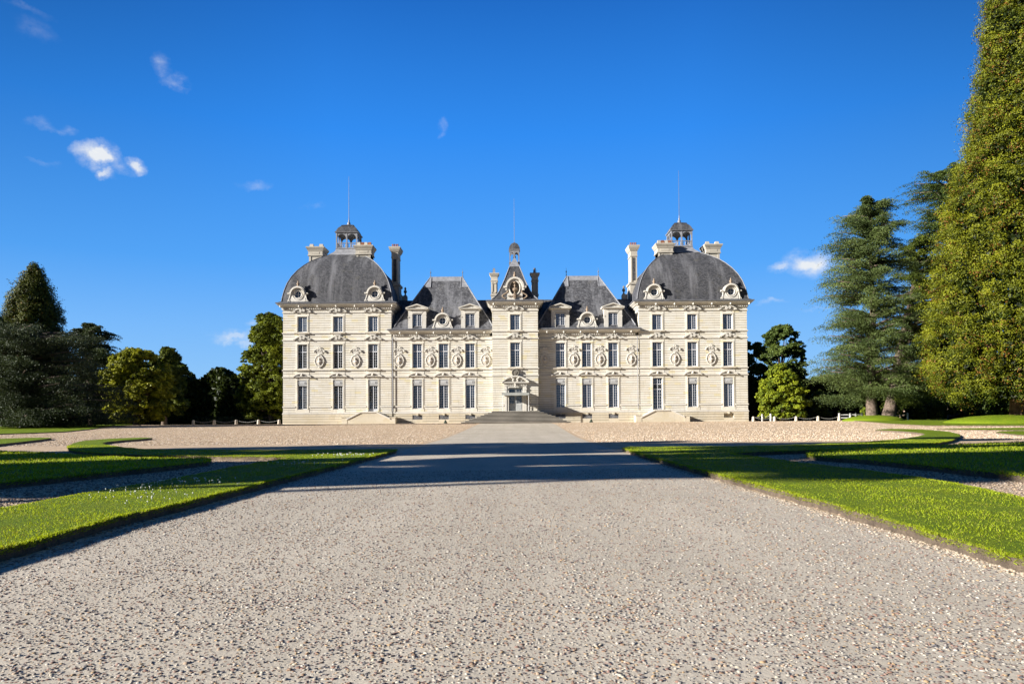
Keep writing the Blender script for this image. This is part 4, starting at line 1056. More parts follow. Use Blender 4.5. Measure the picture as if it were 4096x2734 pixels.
# belfry behind the tip
bf = MB(); yb = yc + 1.2; q = .6
bf.box(-.68, .68, yb - .68, yb + .68, 20.0, 21.55); bf.ring(-.66, .66, yb - .66, yb + .66, [(21.55, .0), (21.6, .08), (21.7, .08), (21.72, 0)])
for sx in (-1, 0, 1):
    for sy in (-1, 0, 1):
        if sx or sy: bf.box(sx * q - .07, sx * q + .07, yb + sy * q - .07, yb + sy * q + .07, 21.7, 23.3)
for sy in (-1, 1):
    for cxx in (-.3, .3):
        for s3 in (-1, 1): bf.prism([(cxx + s3 * .24, 22.75), (cxx + s3 * .24, 23.3), (cxx, 23.3), (cxx, 23.02), (cxx + s3 * .12, 22.97)], yb + sy * q - .06, yb + sy * q + .06)
bf.ring(-.66, .66, yb - .66, yb + .66, [(23.28, .0), (23.33, .1), (23.42, .1), (23.44, 0)])
o = bf.build('belfry', 'lead_pale', CH)
MB().loft([(-w, w, yb - w, yb + w, z) for z, w in [(23.42, .76), (23.6, .72), (23.85, .64), (24.1, .52), (24.3, .36), (24.42, .16), (24.5, .05)]]).build('belfry_roof', 'slate', o)
MB().ell((0, yb, 22.5), (.2, .2, .24), 10, 7).build('bell', 'iron', o, smooth=True)
MB().tube([(0, yb, 24.4), (0, yb, 30.5)], [.035, .015], 6).build('lightning_rod', 'rod_metal', o)
# big niche dormer with a crowned bust
nd = MB(); C0 = 17.55; yn = YC - .15
ri = (.62, .86)
for i in range(32):
    a, b2 = 2 * math.pi * i / 32, 2 * math.pi * (i + 1) / 32
    def ou(t):
        c_, s_ = math.cos(t), math.sin(t)
        if s_ >= 0: return (1.0 * c_, C0 + 1.22 * s_)
        k = min(1 / max(1e-6, abs(c_)), 1.5 / max(1e-6, -s_)); return (max(-1, min(1, c_ * k)), C0 + s_ * k)
    nd.prism([(ri[0] * math.cos(a), C0 + ri[1] * math.sin(a)), ou(a), ou(b2), (ri[0] * math.cos(b2), C0 + ri[1] * math.sin(b2))], yn, yn + .5)
nd.band([(1.12 * math.cos(t), C0 + 1.3 * math.sin(t)) for t in [math.pi * k / 16 for k in range(17)][::-1]], .24, yn - .25, yn + .6)
nd.tube([(.7 * math.cos(t), yn - .02, C0 + .95 * math.sin(t)) for t in [i * math.pi / 14 for i in range(28)]], .07, 6, True)
for s in (-1, 1):
    nd.box(s * 1.3 - .2, s * 1.3 + .2, yn - .2, yn + .5, C0 + .0, C0 + .22); nd.box(s * 1.12 - .12, s * 1.12 + .12, yn - .1, yn + .45, C0 - .3, C0 - .003)
nd.box(-1.05, 1.05, yn - .08, yn + .5, 15.98, 16.15)
o = nd.build('niche_dormer', 'stone_trim', CH)
MB().prism([(.64 * math.cos(i * math.pi / 14), C0 + .88 * math.sin(i * math.pi / 14)) for i in range(28)], yn + .4, yn + .42).build('niche', 'stone_grey', o)
bust(o, 1, yn + .12, 1.35, 'brown_stone', C0 - .02)
k = MB()
for s in (-1, 1):
    for j in range(14): t = j / 13; k.ell((s * (1.25 + .35 * math.sin(t * 5)), yn + .05, 16.2 + t * .95), (.13, .12, .11), 7, 5)
for j in range(10): k.ell((0 + .1 * math.sin(j * 2.1), yn - .18, 16.15 + j * .07), (.17, .12, .08), 7, 5)
for j in range(-6, 7): k.ell((j * .14, yn - .1, 16.42 + .1 * abs(math.sin(j))), (.09, .08, .07), 6, 4)
k.ell((0, yn - .1, C0 + .68), (.18, .15, .14)); k.ell((0, yn + .05, C0 + 1.62), (.2, .18, .24)); k.ell((0, yn + .05, C0 + 1.95), (.13, .13, .16)); k.lathe((0, yn + .05, C0 + 1.36), [(.14, 0), (.1, .12)], 8)
k.build('carved_ornament', 'brown_stone', o, smooth=True)
for s in (-1, 1):        # two slim chimneys behind the tower
    xm = s * 2.78; ym = 4.4; c_ = MB()
    c_.box(xm - .44, xm + .44, ym - .5, ym + .5, 14.5, 20.3)
    c_.ring(xm - .44, xm + .44, ym - .5, ym + .5, [(17.35, .003), (17.4, .08), (17.55, .08), (17.56, .003)])
    c_.ring(xm - .44, xm + .44, ym - .5, ym + .5, [(19.35, .003), (19.38, .07), (19.45, .07), (19.5, .003), (19.95, .003), (20.1, .1), (20.3, .2), (20.35, .24), (20.45, .24)])
    c_.box(xm - .3, xm - .2, ym - .56, ym - .5, 17.7, 19.2); c_.box(xm + .2, xm + .3, ym - .56, ym - .5, 17.7, 19.2); c_.box(xm - .3, xm + .3, ym - .56, ym - .5, 19.0, 19.1); c_.box(xm - .3, xm + .3, ym - .56, ym - .5, 17.7, 17.85)
    o = c_.build('chimney', 'chimney_stone', CH)
    MB().loft([(xm - .22, xm + .16, ym - .25, ym + .25, 20.45), (xm - .16, xm + .12, ym - .2, ym + .2, 21.2)]).build('chimney_pot', 'lead_pale', o)
    MB().tube([(xm + s * .28, ym, 20.45), (xm + s * .28, ym, 21.0)], .015, 4).build('iron_rod', 'iron', o)
# doorway
d = MB(); yd = YC - .02
for s in (-1, 1):
    d.box(min(s * .88, s * 1.12), max(s * .88, s * 1.12), yd - .1, yd + .4, 1.5, 4.6); d.box(min(s * 1.14, s * 1.42), max(s * 1.14, s * 1.42), yd - .16, yd, 1.5, 4.75)
    d.box(min(s * 1.1, s * 1.48), max(s * 1.1, s * 1.48), yd - .2, yd + .02, 4.3, 4.5)
d.box(-1.12, 1.12, yd - .1, yd + .4, 4.603, 4.78); d.box(-1.5, 1.5, yd - .18, yd, 4.79, 5.06); d.box(-1.6, 1.6, yd - .34, yd, 5.063, 5.17); d.box(-1.72, 1.72, yd - .45, yd, 5.173, 5.30)
w, h = 1.75, .78; R = (w * w + h * h) / (2 * h); cz = 5.25 + h - R; a0 = math.asin(w / R)
pts = [(R * math.sin(a0 * (i / 11 - 1)), cz + R * math.cos(a0 * (i / 11 - 1))) for i in range(23)]
d.band(pts, .16, yd - .5, yd); d.band([(x * .97, z - .12) for x, z in pts[1:-1]], .08, yd - .38, yd); d.prism([(-1.6, 5.26)] + [(x * .93, max(5.27, z - .1)) for x, z in pts[1:-1]] + [(1.6, 5.26)], yd - .1, yd)
o = d.build('door_surround', 'stone_trim', CH)
k = MB()
for j in range(26): k.ell((-1.15 + j * .092, yd - .2, 4.93 + .03 * math.sin(j * 2)), (.055, .05, .06), 6, 4)
for s in (-1, 1):
    for j in range(9): t = j / 8; k.ell((s * (.42 - .2 * t + .09 * math.sin(t * 9)), yd - .42, 5.95 - .55 * t), (.11, .1, .1), 7, 5)
for j in range(8): k.ell((.04 * math.sin(j * 2), yd - .36, 5.3 - j * .1), (.14 - j * .008, .1, .08), 7, 5)
k.build('carved_garland', 'stone_trim', o, smooth=True)
cr = MB(); cr.prism([(.40 * math.cos(i * math.pi / 12), 6.5 + .44 * math.sin(i * math.pi / 12)) for i in range(24)], YC - .3, YC)
cr.prism([(-.19, 6.66), (.19, 6.66), (.19, 6.46), (.12, 6.32), (0, 6.24), (-.12, 6.32), (-.19, 6.46)], YC - .36, YC - .295)
for i in range(22): t = 2 * math.pi * i / 22; cr.ell((.42 * math.cos(t), YC - .28, 6.5 + .46 * math.sin(t)), (.085, .1, .085), 6, 5)
for s in (-1, 1): cr.ell((s * .24, YC - .2, 6.06), (.18, .16, .14)); 
cr.box(-.05, .05, YC - .375, YC - .355, 6.3, 6.62)
cr.build('carved_crest', 'stone_grey', CH)
dd = MB(); yq = YC + .2
for s in (-1, 1):
    a, b2 = (-.86, -.02) if s < 0 else (.02, .86)
    dd.box(a, b2, yq, yq + .07, 1.56, 2.55); dd.box(a + .1, b2 - .1, yq - .02, yq, 1.75, 2.42)
    dd.box(a, a + .1, yq, yq + .07, 2.553, 4.45); dd.box(b2 - .1, b2, yq, yq + .07, 2.553, 4.45)
    for z, th in ((3.72, .07), (4.4, .05)): dd.box(a + .1, b2 - .1, yq + .002, yq + .068, z - th, z + th)
    for i in range(1, 5): z = 2.55 + 1.1 * i / 5; dd.box(a + .1, b2 - .1, yq + .01, yq + .055, z - .015, z + .015)
    dd.box(a + .1, b2 - .1, yq + .01, yq + .055, 4.04, 4.07)
    for i in (1, 2): x = a + .1 + (b2 - a - .2) * i / 3; dd.box(x - .013, x + .013, yq + .006, yq + .06, 2.553, 4.36)
o = dd.build('door', 'door_grey', CH)
MB().box(-.84, .84, yq + .03, yq + .033, 2.5, 4.4).build('glass', 'glass', o)
MB().ell((.06, yq - .05, 2.62), (.03, .04, .03), 8, 5).build('door_knob', 'iron', o)
# main steps
stp = MB(); N_ = 9
for i in range(N_):
    z1 = 1.5 - i * 1.5 / N_; hwid = 3.05 + i * .46; yy = YC - 2.05 - i * .40
    stp.box(-hwid, hwid, yy, YC + .9 - i * .0 if i == 0 else YC + .6, z1 - 1.5 / N_ - (0.06 if i == N_ - 1 else 0) + .004, z1 - .075); k0 = len(stp.f); stp.box(-hwid - .05, hwid + .05, yy - .08, YC + .6, z1 - .072, z1); stp.second.append((k0, len(stp.f)))
stp.build('front_steps', 'stone_step', CH, mat2='stone_nosing')
CH_ALL = None

# entrance canopy: cloth roof on four thin posts, standing on the landing
cz0 = 0.73 + 1.5; E = empty('entrance_canopy', (0, YF - 2.6, cz0), 'grey cloth canopy on thin white posts over the front door', 'canopy')
for sx in (-1, 1):
    for yy in (0.05, 1.55): MB().box(sx * 1.66 - .035, sx * 1.66 + .035, yy - .035, yy + .035, .003, 2.1).build('post', 'white_paint', E)
c_ = MB(); n_ = 12
for i in range(n_):
    xa = -1.75 + 3.5 * i / n_; xb = -1.75 + 3.5 * (i + 1) / n_; sag = lambda x: -.10 * (1 - (x / 1.75) ** 2)
    c_.add([(xa, -.05, 2.05 + sag(xa) * .6), (xb, -.05, 2.05 + sag(xb) * .6), (xb, -.05, 2.36 + sag(xb) * .4), (xa, -.05, 2.36 + sag(xa) * .4), (xa, 1.65, 2.12), (xb, 1.65, 2.12), (xb, 1.65, 2.42), (xa, 1.65, 2.42)],
           [(0, 1, 2, 3), (3, 2, 6, 7), (1, 0, 4, 5)])
c_.add([(-1.75, -.05, 2.05), (-1.75, -.05, 2.36), (-1.75, 1.65, 2.42), (-1.75, 1.65, 2.12)], [(0, 1, 2, 3)]); c_.add([(1.75, -.05, 2.05), (1.75, -.05, 2.36), (1.75, 1.65, 2.42), (1.75, 1.65, 2.12)], [(3, 2, 1, 0)])
c_.build('cloth', 'canopy_grey', E)

# ================================================================== TREES
K = 4096 / 2349.0          # outlines below are noted on a 2349-pixel-wide copy of the photograph
R = np.random.default_rng(21)
def unit(v): return v / np.maximum(1e-9, np.linalg.norm(v, axis=-1, keepdims=True))
def leafcloud(name, P, size, cols, mat, parent=None, upbias=0.0, asp=0.55, outward=None, loc=None):
    """many small leaf faces; P (n,3) positions, size (n,), cols (n,3)"""
    n_ = len(P); nrm = R.normal(size=(n_, 3))
    if outward is not None: nrm = nrm * 0.6 + outward
    nrm[:, 2] += upbias; nrm = unit(nrm)
    t = unit(np.cross(nrm, R.normal(size=(n_, 3)))); b2 = np.cross(nrm, t)
    s = size[:, None]; V = np.empty((n_, 4, 3))
    V[:, 0] = P - t * s; V[:, 1] = P - b2 * s * asp; V[:, 2] = P + t * s; V[:, 3] = P + b2 * s * asp
    return fastmesh(name, V.reshape(-1, 3), np.arange(n_ * 4).reshape(-1, 4), mat, parent, np.repeat(cols, 4, 0), loc or (0, 0, 0))
def silhouette(rows, Y):
    """rows (y, xl, xr) -> arrays z, centre x, half width at depth Y (world)"""
    rows = sorted(rows, key=lambda r: -r[0]); z = []; c = []; w = []
    for y, xl, xr in rows:
        a = at(xl * K, y * K, Y); b2 = at(xr * K, y * K, Y); z.append((a.z + b2.z) / 2); c.append((a.x + b2.x) / 2); w.append(abs(b2.x - a.x) / 2)
    return np.array(z), np.array(c), np.array(w)
def trunk_mesh(parent, x0, top, r0, r1, base=0.0, bends=6, seedv=1, mat='bark', name='trunk', flare=1.6, limbs=()):
    rr_ = random.Random(seedv); pts = []; rad = []
    for i in range(bends + 1):
        t = i / bends; pts.append((x0[0] + (top[0] - x0[0]) * t + rr_.uniform(-.15, .15) * (0 < i), x0[1] + (top[1] - x0[1]) * t + rr_.uniform(-.15, .15), x0[2] + (top[2] - x0[2]) * t))
        rad.append((r0 + (r1 - r0) * t) * (1 if i else flare))
    pts.insert(1, tuple(np.array(pts[0]) * .93 + np.array(pts[1]) * .07)); rad.insert(1, r0 * 1.12)
    mb = MB().tube(pts, rad, 10)
    for a, b2, ra in limbs:
        a = Vector(a); b2 = Vector(b2); m_ = a.lerp(b2, .5) + Vector((0, 0, (b2 - a).length * .06)); mb.tube([a, m_, b2], [ra, ra * .6, ra * .2], 6)
    o = mb.build(name, mat, parent, smooth=True); return o
def broadleaf(name, label, rows, Y, c_lo, c_hi, nclump=90, per=900, leaf=.16, seedv=1, base=None, shade=1.0, group='trees around the chateau', bare=.0, cat='tree', trunk=True, crk=1.0):
    global R
    R = np.random.default_rng(seedv)
    z, c, w = silhouette(rows, Y); g0 = gz(Y); zt, zl = z.max(), z.min(); bx = float(np.interp(zl, z, c)) if base is None else at(base * K, 1690, Y).x
    E = empty(name, (bx, Y, g0), label, cat, group); O = np.array([bx, Y, g0])
    # clump centres near the crown surface
    hs_ = R.uniform(0, 1, nclump) ** .9; zz = zl + (zt - zl) * hs_; th = R.uniform(0, 2 * np.pi, nclump)
    ww = np.interp(zz, z, w); cc_ = np.interp(zz, z, c); cr = np.clip((w.max() * .30 * crk) * R.uniform(.5, 1.3, nclump), .4, 3.0); cr = np.minimum(cr, ww * .6 + .25)
    rr_ = np.maximum(0, ww - cr * .85) * np.sqrt(R.uniform(.25, 1, nclump))
    C = np.stack([cc_ + rr_ * np.cos(th), Y + rr_ * np.sin(th) * .9, zz - cr * .3], 1)
    tw = R.uniform(0, 1, nclump)
    # sprays on each clump
    ns = 26; sd_ = unit(R.normal(size=(nclump, ns, 3))); sd_[..., 2] = np.where(sd_[..., 2] < -.35, -sd_[..., 2], sd_[..., 2])
    S = C[:, None] + sd_ * cr[:, None, None] * R.uniform(.65, 1.12, (nclump, ns, 1)) * np.array([1, 1, .78]); sr = cr[:, None] * R.uniform(.16, .36, (nclump, ns))
    nl = max(8, per // ns); D = R.normal(size=(nclump, ns, nl, 3)); D = D / np.linalg.norm(D, axis=-1, keepdims=True) * R.uniform(.1, 1, (nclump, ns, nl, 1)) ** .5
    P = S[:, :, None] + D * sr[:, :, None, None] * np.array([1.15, 1.15, .75]); P = P.reshape(-1, 3)
    out = np.repeat(np.repeat(sd_[:, :, None], nl, 2).reshape(-1, 3), 1, 0)
    tone = np.repeat((tw[:, None] * .6 + R.uniform(0, .4, (nclump, ns))).reshape(-1), nl)[:, None] + R.normal(0, .12, (len(P), 1)); tone = np.clip(tone, 0, 1)
    cols = (np.array(c_lo) * (1 - tone) + np.array(c_hi) * tone) * shade * R.uniform(.8, 1.2, (len(P), 1))
    k = P[:, 2] > g0 + .1; P, out, cols = P[k], out[k], cols[k]
    leafcloud('crown', P - O, leaf * R.uniform(.7, 1.3, len(P)), cols, 'leaf', E, .25, .6, out * .9)
    if trunk:
        lim = []
        for i in range(0, nclump, 4):
            zs_ = zl + (C[i, 2] - zl) * .45; lim.append(((float(np.interp(zs_, z, c)) - bx, 0, zs_ - g0), tuple(C[i] - O), .12))
        trunk_mesh(E, (0, 0, -.2), (float(c[np.argmax(z)]) - bx, 0, zt - g0 - (zt - zl) * .25), .28 + w.max() * .035, .08, seedv=seedv, limbs=lim)
    return E
def conifer_tuft(name, label, rows, Y, c_lo, c_hi, ntuft=2500, per=34, leaf=.10, tuft=.5, seedv=1, rust=.0, base=None, group='trees around the chateau', r0=.9, mat='bark_red', zbase=None, droop=.5):
    """giant-sequoia like crown: rounded hanging tufts over a cone"""
    global R
    R = np.random.default_rng(seedv)
    z, c, w = silhouette(rows, Y); g0 = gz(Y) if zbase is None else zbase; zt, zl = z.max(), z.min(); bx = float(np.interp(zl, z, c)) if base is None else base
    E = empty(name, (bx, Y, g0), label, 'tree', group); O = np.array([bx, Y, g0])
    # branch clumps first, tufts on the clumps
    TB = 24; nb = ntuft // TB; u = R.uniform(0, 1, nb * 3); zz = zl + (zt - zl) * u; ww = np.interp(zz, z, w); keep = R.random(nb * 3) < (ww / w.max()) * .9 + .06; zz = zz[keep][:nb]; ww = ww[keep][:nb]; nb = len(zz)
    th = R.uniform(0, 2 * np.pi, nb); cc_ = np.interp(zz, z, c); br = np.clip(ww * R.uniform(.14, .30, nb), .35, 2.4)
    rad = (ww - br * .6) * (R.uniform(.84, 1.04, nb)); dirs = np.stack([np.cos(th), np.sin(th), np.zeros(nb)], 1)
    B = np.stack([cc_, np.full(nb, Y), zz], 1) + dirs * rad[:, None]
    q = unit(R.normal(size=(nb, TB, 3)) + dirs[:, None] * .9); T = B[:, None] + q * br[:, None, None] * R.uniform(.5, 1.05, (nb, TB, 1)) * np.array([1, 1, 1.0 + droop]); 
    # inner fill so that the heart of the tree is not see-through
    T = T.reshape(-1, 3); q = q.reshape(-1, 3); nt_ = len(T); tb = np.repeat(R.uniform(0, 1, nb), TB); rb = np.repeat(R.random(nb) < rust, TB) | (R.random(nt_) < rust * .6)
    tr_ = tuft * R.uniform(.6, 1.3, nt_) * np.clip(np.repeat(ww, TB) / w.max() + .45, .5, 1.1)
    D = unit(R.normal(size=(nt_, per, 3))) * R.uniform(.35, 1, (nt_, per, 1)); P = T[:, None] + (D * np.array([.8, .8, 1.1]) + q[:, None] * .25) * tr_[:, None, None]
    tone = np.clip(tb[:, None] * .5 + R.uniform(0, .35, (nt_, 1)) + .25 * (D[..., 2] + .3) + R.normal(0, .1, (nt_, per)), 0, 1)[..., None]  # tuft tops get a lighter leaf colour, as light from above
    cols = np.array(c_lo) * (1 - tone) + np.array(c_hi) * tone; rc = np.array([.20, .09, .015]); under = (D[..., 2] < -.1) | (R.random((nt_, per)) < .25)
    m_ = (rb[:, None] & under)[..., None]; cols = np.where(m_, rc * R.uniform(.6, 1.3, cols.shape[:2] + (1,)), cols)
    P = P.reshape(-1, 3); cols = cols.reshape(-1, 3); out = D.reshape(-1, 3)
    k = P[:, 2] > g0 + .3; P, cols, out = P[k], cols[k], out[k]
    leafcloud('crown', P - O, leaf * R.uniform(.7, 1.3, len(P)), cols, 'needle', E, .1, .5, out * 1.5)
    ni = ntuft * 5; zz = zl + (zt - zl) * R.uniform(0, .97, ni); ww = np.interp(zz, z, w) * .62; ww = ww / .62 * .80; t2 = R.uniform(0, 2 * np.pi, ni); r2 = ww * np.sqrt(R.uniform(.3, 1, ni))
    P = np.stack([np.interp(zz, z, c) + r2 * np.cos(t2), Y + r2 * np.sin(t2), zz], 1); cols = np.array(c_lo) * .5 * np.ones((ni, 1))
    leafcloud('inner_twigs', P - O, leaf * 2.6 * R.uniform(.7, 1.3, ni), cols, 'needle', E, 0, .5)  # fill leaves coloured darker to stand for shade in the heart
    trunk_mesh(E, (0, 0, -.3), (float(c[np.argmax(z)]) - bx, 0, zt - g0 - .6), r0, .08, seedv=seedv, mat=mat, flare=1.7)
    return E
def sequoia(name, label, rows, Y, c_lo, c_hi, nb=1500, per=260, cr=1.0, leaf=.085, seedv=1, rust=.1, group='trees around the chateau', r0=1.1, zbase=None, rcore=.84):
    """dense cone of rounded, up-tilted foliage clumps round a dark heart"""
    global R
    R = np.random.default_rng(seedv)
    z, c, w = silhouette(rows, Y); g0 = gz(Y) if zbase is None else zbase; zt, zl = z.max(), z.min(); bx = float(np.interp(zl, z, c))
    E = empty(name, (bx, Y, g0), label, 'tree', group); O = np.array([bx, Y, g0])
    zz = np.linspace(zl, zt, 400); ws = np.interp(zz, z, w) + .25; cdf = np.cumsum(ws); cdf = cdf / cdf[-1]
    bz = np.interp((np.arange(nb) + R.random(nb)) / nb, cdf, zz); bw = np.interp(bz, z, w); th = np.arange(nb) * 2.399963 + R.normal(0, .25, nb)
    r_ = np.minimum(cr * R.uniform(.5, 1.5, nb), bw * .8 + .3); lay = R.uniform(.80, 1.02, nb) + .055 * np.sin(th * 3 + bz * .9) * np.sin(bz * .55 + 1.3) + .03 * np.sin(th * 7 + bz * 2.1); rad = np.maximum(0, bw * lay - r_ * .55)
    dirs = np.stack([np.cos(th), np.sin(th), np.full(nb, .55)], 1); dirs = unit(dirs)
    B = np.stack([np.interp(bz, z, c) + np.cos(th) * rad, Y + np.sin(th) * rad, bz], 1)
    q = unit(R.normal(size=(nb, per, 3)) + dirs[:, None] * .55)
    ph = R.uniform(0, 6, (nb, 1, 3)); lump = 1 + .26 * np.sin(q[..., 0] * 5.5 + ph[..., 0]) * np.sin(q[..., 1] * 5.5 + ph[..., 1]) + .2 * np.sin(q[..., 2] * 7 + ph[..., 2])
    P = B[:, None] + q * (r_[:, None] * lump * R.uniform(.70, 1.06, (nb, per)))[..., None] * np.array([1, 1, .95])
    tone = np.clip(R.uniform(0, .45, (nb, 1)) + .38 * q[..., 2] + .25 * (lump - 1) * 2 + R.normal(0, .12, (nb, per)) + .12, 0, 1)[..., None]  # lit clump tops and shaded undersides are put into the leaf colour
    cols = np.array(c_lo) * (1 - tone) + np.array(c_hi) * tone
    rb = (R.random((nb, 1)) < .35) & (q[..., 2] < .15) & (R.random((nb, per)) < rust * 3); cols = np.where(rb[..., None], np.array([.19, .085, .015]) * R.uniform(.6, 1.2, (nb, per, 1)), cols)
    P = P.reshape(-1, 3); cols = cols.reshape(-1, 3); out = q.reshape(-1, 3); k = P[:, 2] > g0 + .5
    leafcloud('crown', P[k] - O, leaf * R.uniform(.6, 1.35, k.sum()), cols[k], 'needle', E, .15, .45, out[k] * 1.3)
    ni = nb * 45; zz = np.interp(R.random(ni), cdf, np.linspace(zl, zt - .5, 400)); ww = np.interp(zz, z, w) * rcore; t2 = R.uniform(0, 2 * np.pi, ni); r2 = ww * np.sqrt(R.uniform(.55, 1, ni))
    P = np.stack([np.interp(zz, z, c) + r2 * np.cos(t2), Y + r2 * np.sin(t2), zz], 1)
    leafcloud('inner_twigs', P - O, .26 * R.uniform(.6, 1.3, ni), np.array(c_lo) * .45 * np.ones((ni, 1)), 'needle', E, 0, .6)  # core leaves darkened: shade inside the crown is put into their colour
    trunk_mesh(E, (0, 0, -.3), (float(c[np.argmax(z)]) - bx, 0, zt - g0 - .6), r0, .08, seedv=seedv, mat='bark_red', flare=1.7)
    return E
def cedar(name, label, rows, Y, c_lo, c_hi, nbr=70, per=1500, leaf=.13, seedv=1, base=None, r0=.6, group='trees around the chateau', zbase=None, plates=7, flat=.16, droop=.1, limbs_seen=True, trunktop=None):
    """layered boughs of flat needle plates with gaps between"""
    global R
    R = np.random.default_rng(seedv); rr_ = random.Random(seedv)
    z, c, w = silhouette(rows, Y); g0 = gz(Y) if zbase is None else zbase; zt, zl = z.max(), z.min(); bx = float(np.interp(zl, z, c)) if base is None else base
    E = empty(name, (bx, Y, g0), label, 'tree', group); O = np.array([bx, Y, g0]); Ps = []; Cs = []; lim = []
    topx = float(c[np.argmax(z)])
    for i in range(nbr):
        t = (i + rr_.random()) / nbr; short = i % 3 == 2; zb_ = zl + (zt - zl) * t; ww = float(np.interp(zb_, z, w)); cx_ = float(np.interp(zb_, z, c)); tx = bx + (topx - bx) * min(1, max(0, (zb_ - g0) / (zt - g0)))
        th = rr_.uniform(0, 2 * math.pi); d = np.array([math.cos(th), math.sin(th) * .9, 0]); tip = np.array([cx_, Y, zb_]) + d * ww * (rr_.uniform(.35, .65) if short else rr_.uniform(.70, 1.05))
        st_ = np.array([tx, Y, zb_ - ww * .22 * rr_.uniform(.4, 1.2) ]); L_ = np.linalg.norm(tip - st_)
        if t > .04: lim.append((tuple(st_ - O), tuple(tip * .85 + st_ * .15 - O), .05 + .02 * L_))
        side = np.array([-d[1], d[0], 0]); tonb = rr_.random()
        for k in range(plates):
            f = .30 + .72 * (k + rr_.random()) / plates; pc_ = st_ * (1 - f) + tip * f + side * rr_.uniform(-.32, .32) * L_ * .55 + np.array([0, 0, rr_.uniform(-.3, .3) - droop * L_ * max(0, f - .6)])
            pr2 = (.09 + .13 * rr_.random()) * min(L_, 6) + .38; n_ = int(per / plates)
            # an umbrella of twigs: lit on top, hollow and dark below
            a = R.uniform(0, 2 * np.pi, n_); r_ = pr2 * R.random(n_) ** .6; wob = .22 * np.sin(a * 5 + k) + .12 * np.sin(a * 9 + i); r_ = r_ * (1 + wob)
            loc_ = np.outer(r_ * np.cos(a), d) * 1.3 + np.outer(r_ * np.sin(a), side) * .9; loc_[:, 2] += R.normal(0, flat * .35, n_) * pr2 - (r_ / pr2) ** 2 * pr2 * .45
            # break the plate into strands
            ok = np.sin(loc_[:, 0] * 5 + k * 2) * np.sin(loc_[:, 1] * 5 + i) + R.uniform(-.5, .9, n_) > -.25
            loc_ = loc_[ok]; Ps.append(pc_ + loc_); tn = np.clip(tonb * .5 + rr_.random() * .3 + R.uniform(-.1, .35, (len(loc_), 1)), 0, 1); Cs.append((np.array(c_lo) * (1 - tn) + np.array(c_hi) * tn) * R.uniform(.8, 1.2, (len(loc_), 1)))
    P = np.concatenate(Ps); C = np.concatenate(Cs); k = P[:, 2] > g0 + .15
    leafcloud('crown', P[k] - O, leaf * R.uniform(.6, 1.3, k.sum()), C[k], 'needle', E, .5, .38)
    trunk_mesh(E, (0, 0, -.3), (topx - bx, 0, zt - g0 - 1.0), r0, .1, seedv=seedv, limbs=lim, flare=1.5)
    return E

DG, MG = (.018, .030, .006), (.075, .105, .014)
# right of the chateau
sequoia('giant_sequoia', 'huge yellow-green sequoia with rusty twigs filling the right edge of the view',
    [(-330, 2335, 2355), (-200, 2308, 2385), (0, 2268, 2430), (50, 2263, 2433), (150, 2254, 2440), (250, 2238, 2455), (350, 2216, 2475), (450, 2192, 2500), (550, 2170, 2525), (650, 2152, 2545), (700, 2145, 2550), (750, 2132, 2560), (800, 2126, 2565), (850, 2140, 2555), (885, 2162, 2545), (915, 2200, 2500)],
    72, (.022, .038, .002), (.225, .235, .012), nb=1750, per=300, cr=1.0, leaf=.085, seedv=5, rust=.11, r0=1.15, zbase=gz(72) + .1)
cedar('blue_cedar', 'tall blue-grey cedar with open crown and bare upper trunk right of the chateau',
    [(455, 1975, 2020), (470, 1945, 2045), (495, 1920, 2065), (540, 1903, 2085), (600, 1892, 2095), (650, 1884, 2105), (700, 1882, 2100), (750, 1876, 2100), (800, 1868, 2105), (850, 1862, 2110), (875, 1856, 2112), (905, 1866, 2100)],
    88, (.018, .036, .010), (.135, .175, .048), nbr=210, per=1900, leaf=.085, seedv=9, base=at(2000 * K, 1650, 88).x, r0=.62, droop=.14, plates=10, flat=.22)
cedar('green_cedar', 'dark green cedar with long flat boughs between the blue cedar and the huge sequoia',
    [(545, 2075, 2150), (570, 2060, 2190), (600, 2050, 2220), (700, 2035, 2240), (800, 2025, 2250), (880, 2015, 2250), (915, 2040, 2220)],
    97, (.022, .042, .006), (.14, .17, .018), nbr=170, per=1700, leaf=.09, seedv=12, base=at(2030 * K, 1650, 97).x + .3, r0=.8, droop=.06, plates=10, flat=.14)
cedar('green_cedar', 'high dark cedar whose top boughs reach out behind the huge sequoia',
    [(380, 2140, 2215), (400, 2098, 2240), (425, 2078, 2250), (455, 2066, 2255), (490, 2072, 2255), (520, 2098, 2255), (545, 2105, 2255)],
    101, (.018, .036, .008), (.085, .12, .022), nbr=75, per=1500, leaf=.10, seedv=14, base=at(2190 * K, 1650, 101).x, r0=.8, droop=.02, plates=8, flat=.14)
broadleaf('broadleaf_tree', 'tall dark green tree behind the light green bush right of the chateau', [(750, 1775, 1812), (765, 1752, 1838), (785, 1742, 1850), (815, 1738, 1851), (840, 1735, 1848), (870, 1730, 1850), (930, 1730, 1850)], 128, (.035, .06, .012), (.12, .16, .03), 130, 700, .16, 31, crk=.75)
broadleaf('broadleaf_tree', 'dark tree half hidden behind the right corner of the chateau', [(785, 1700, 1745), (810, 1690, 1762), (850, 1690, 1765), (900, 1690, 1760), (945, 1690, 1755)], 118, (.03, .05, .01), (.15, .17, .02), 50, 900, .18, 32)
broadleaf('small_tree', 'light yellow-green small tree with thin trunk beside the right corner of the chateau', [(842, 1772, 1806), (856, 1750, 1830), (880, 1738, 1848), (905, 1732, 1856), (932, 1734, 1856), (955, 1742, 1850)], 96.5, (.05, .085, .008), (.30, .34, .02), 150, 700, .12, 33, crk=.7)
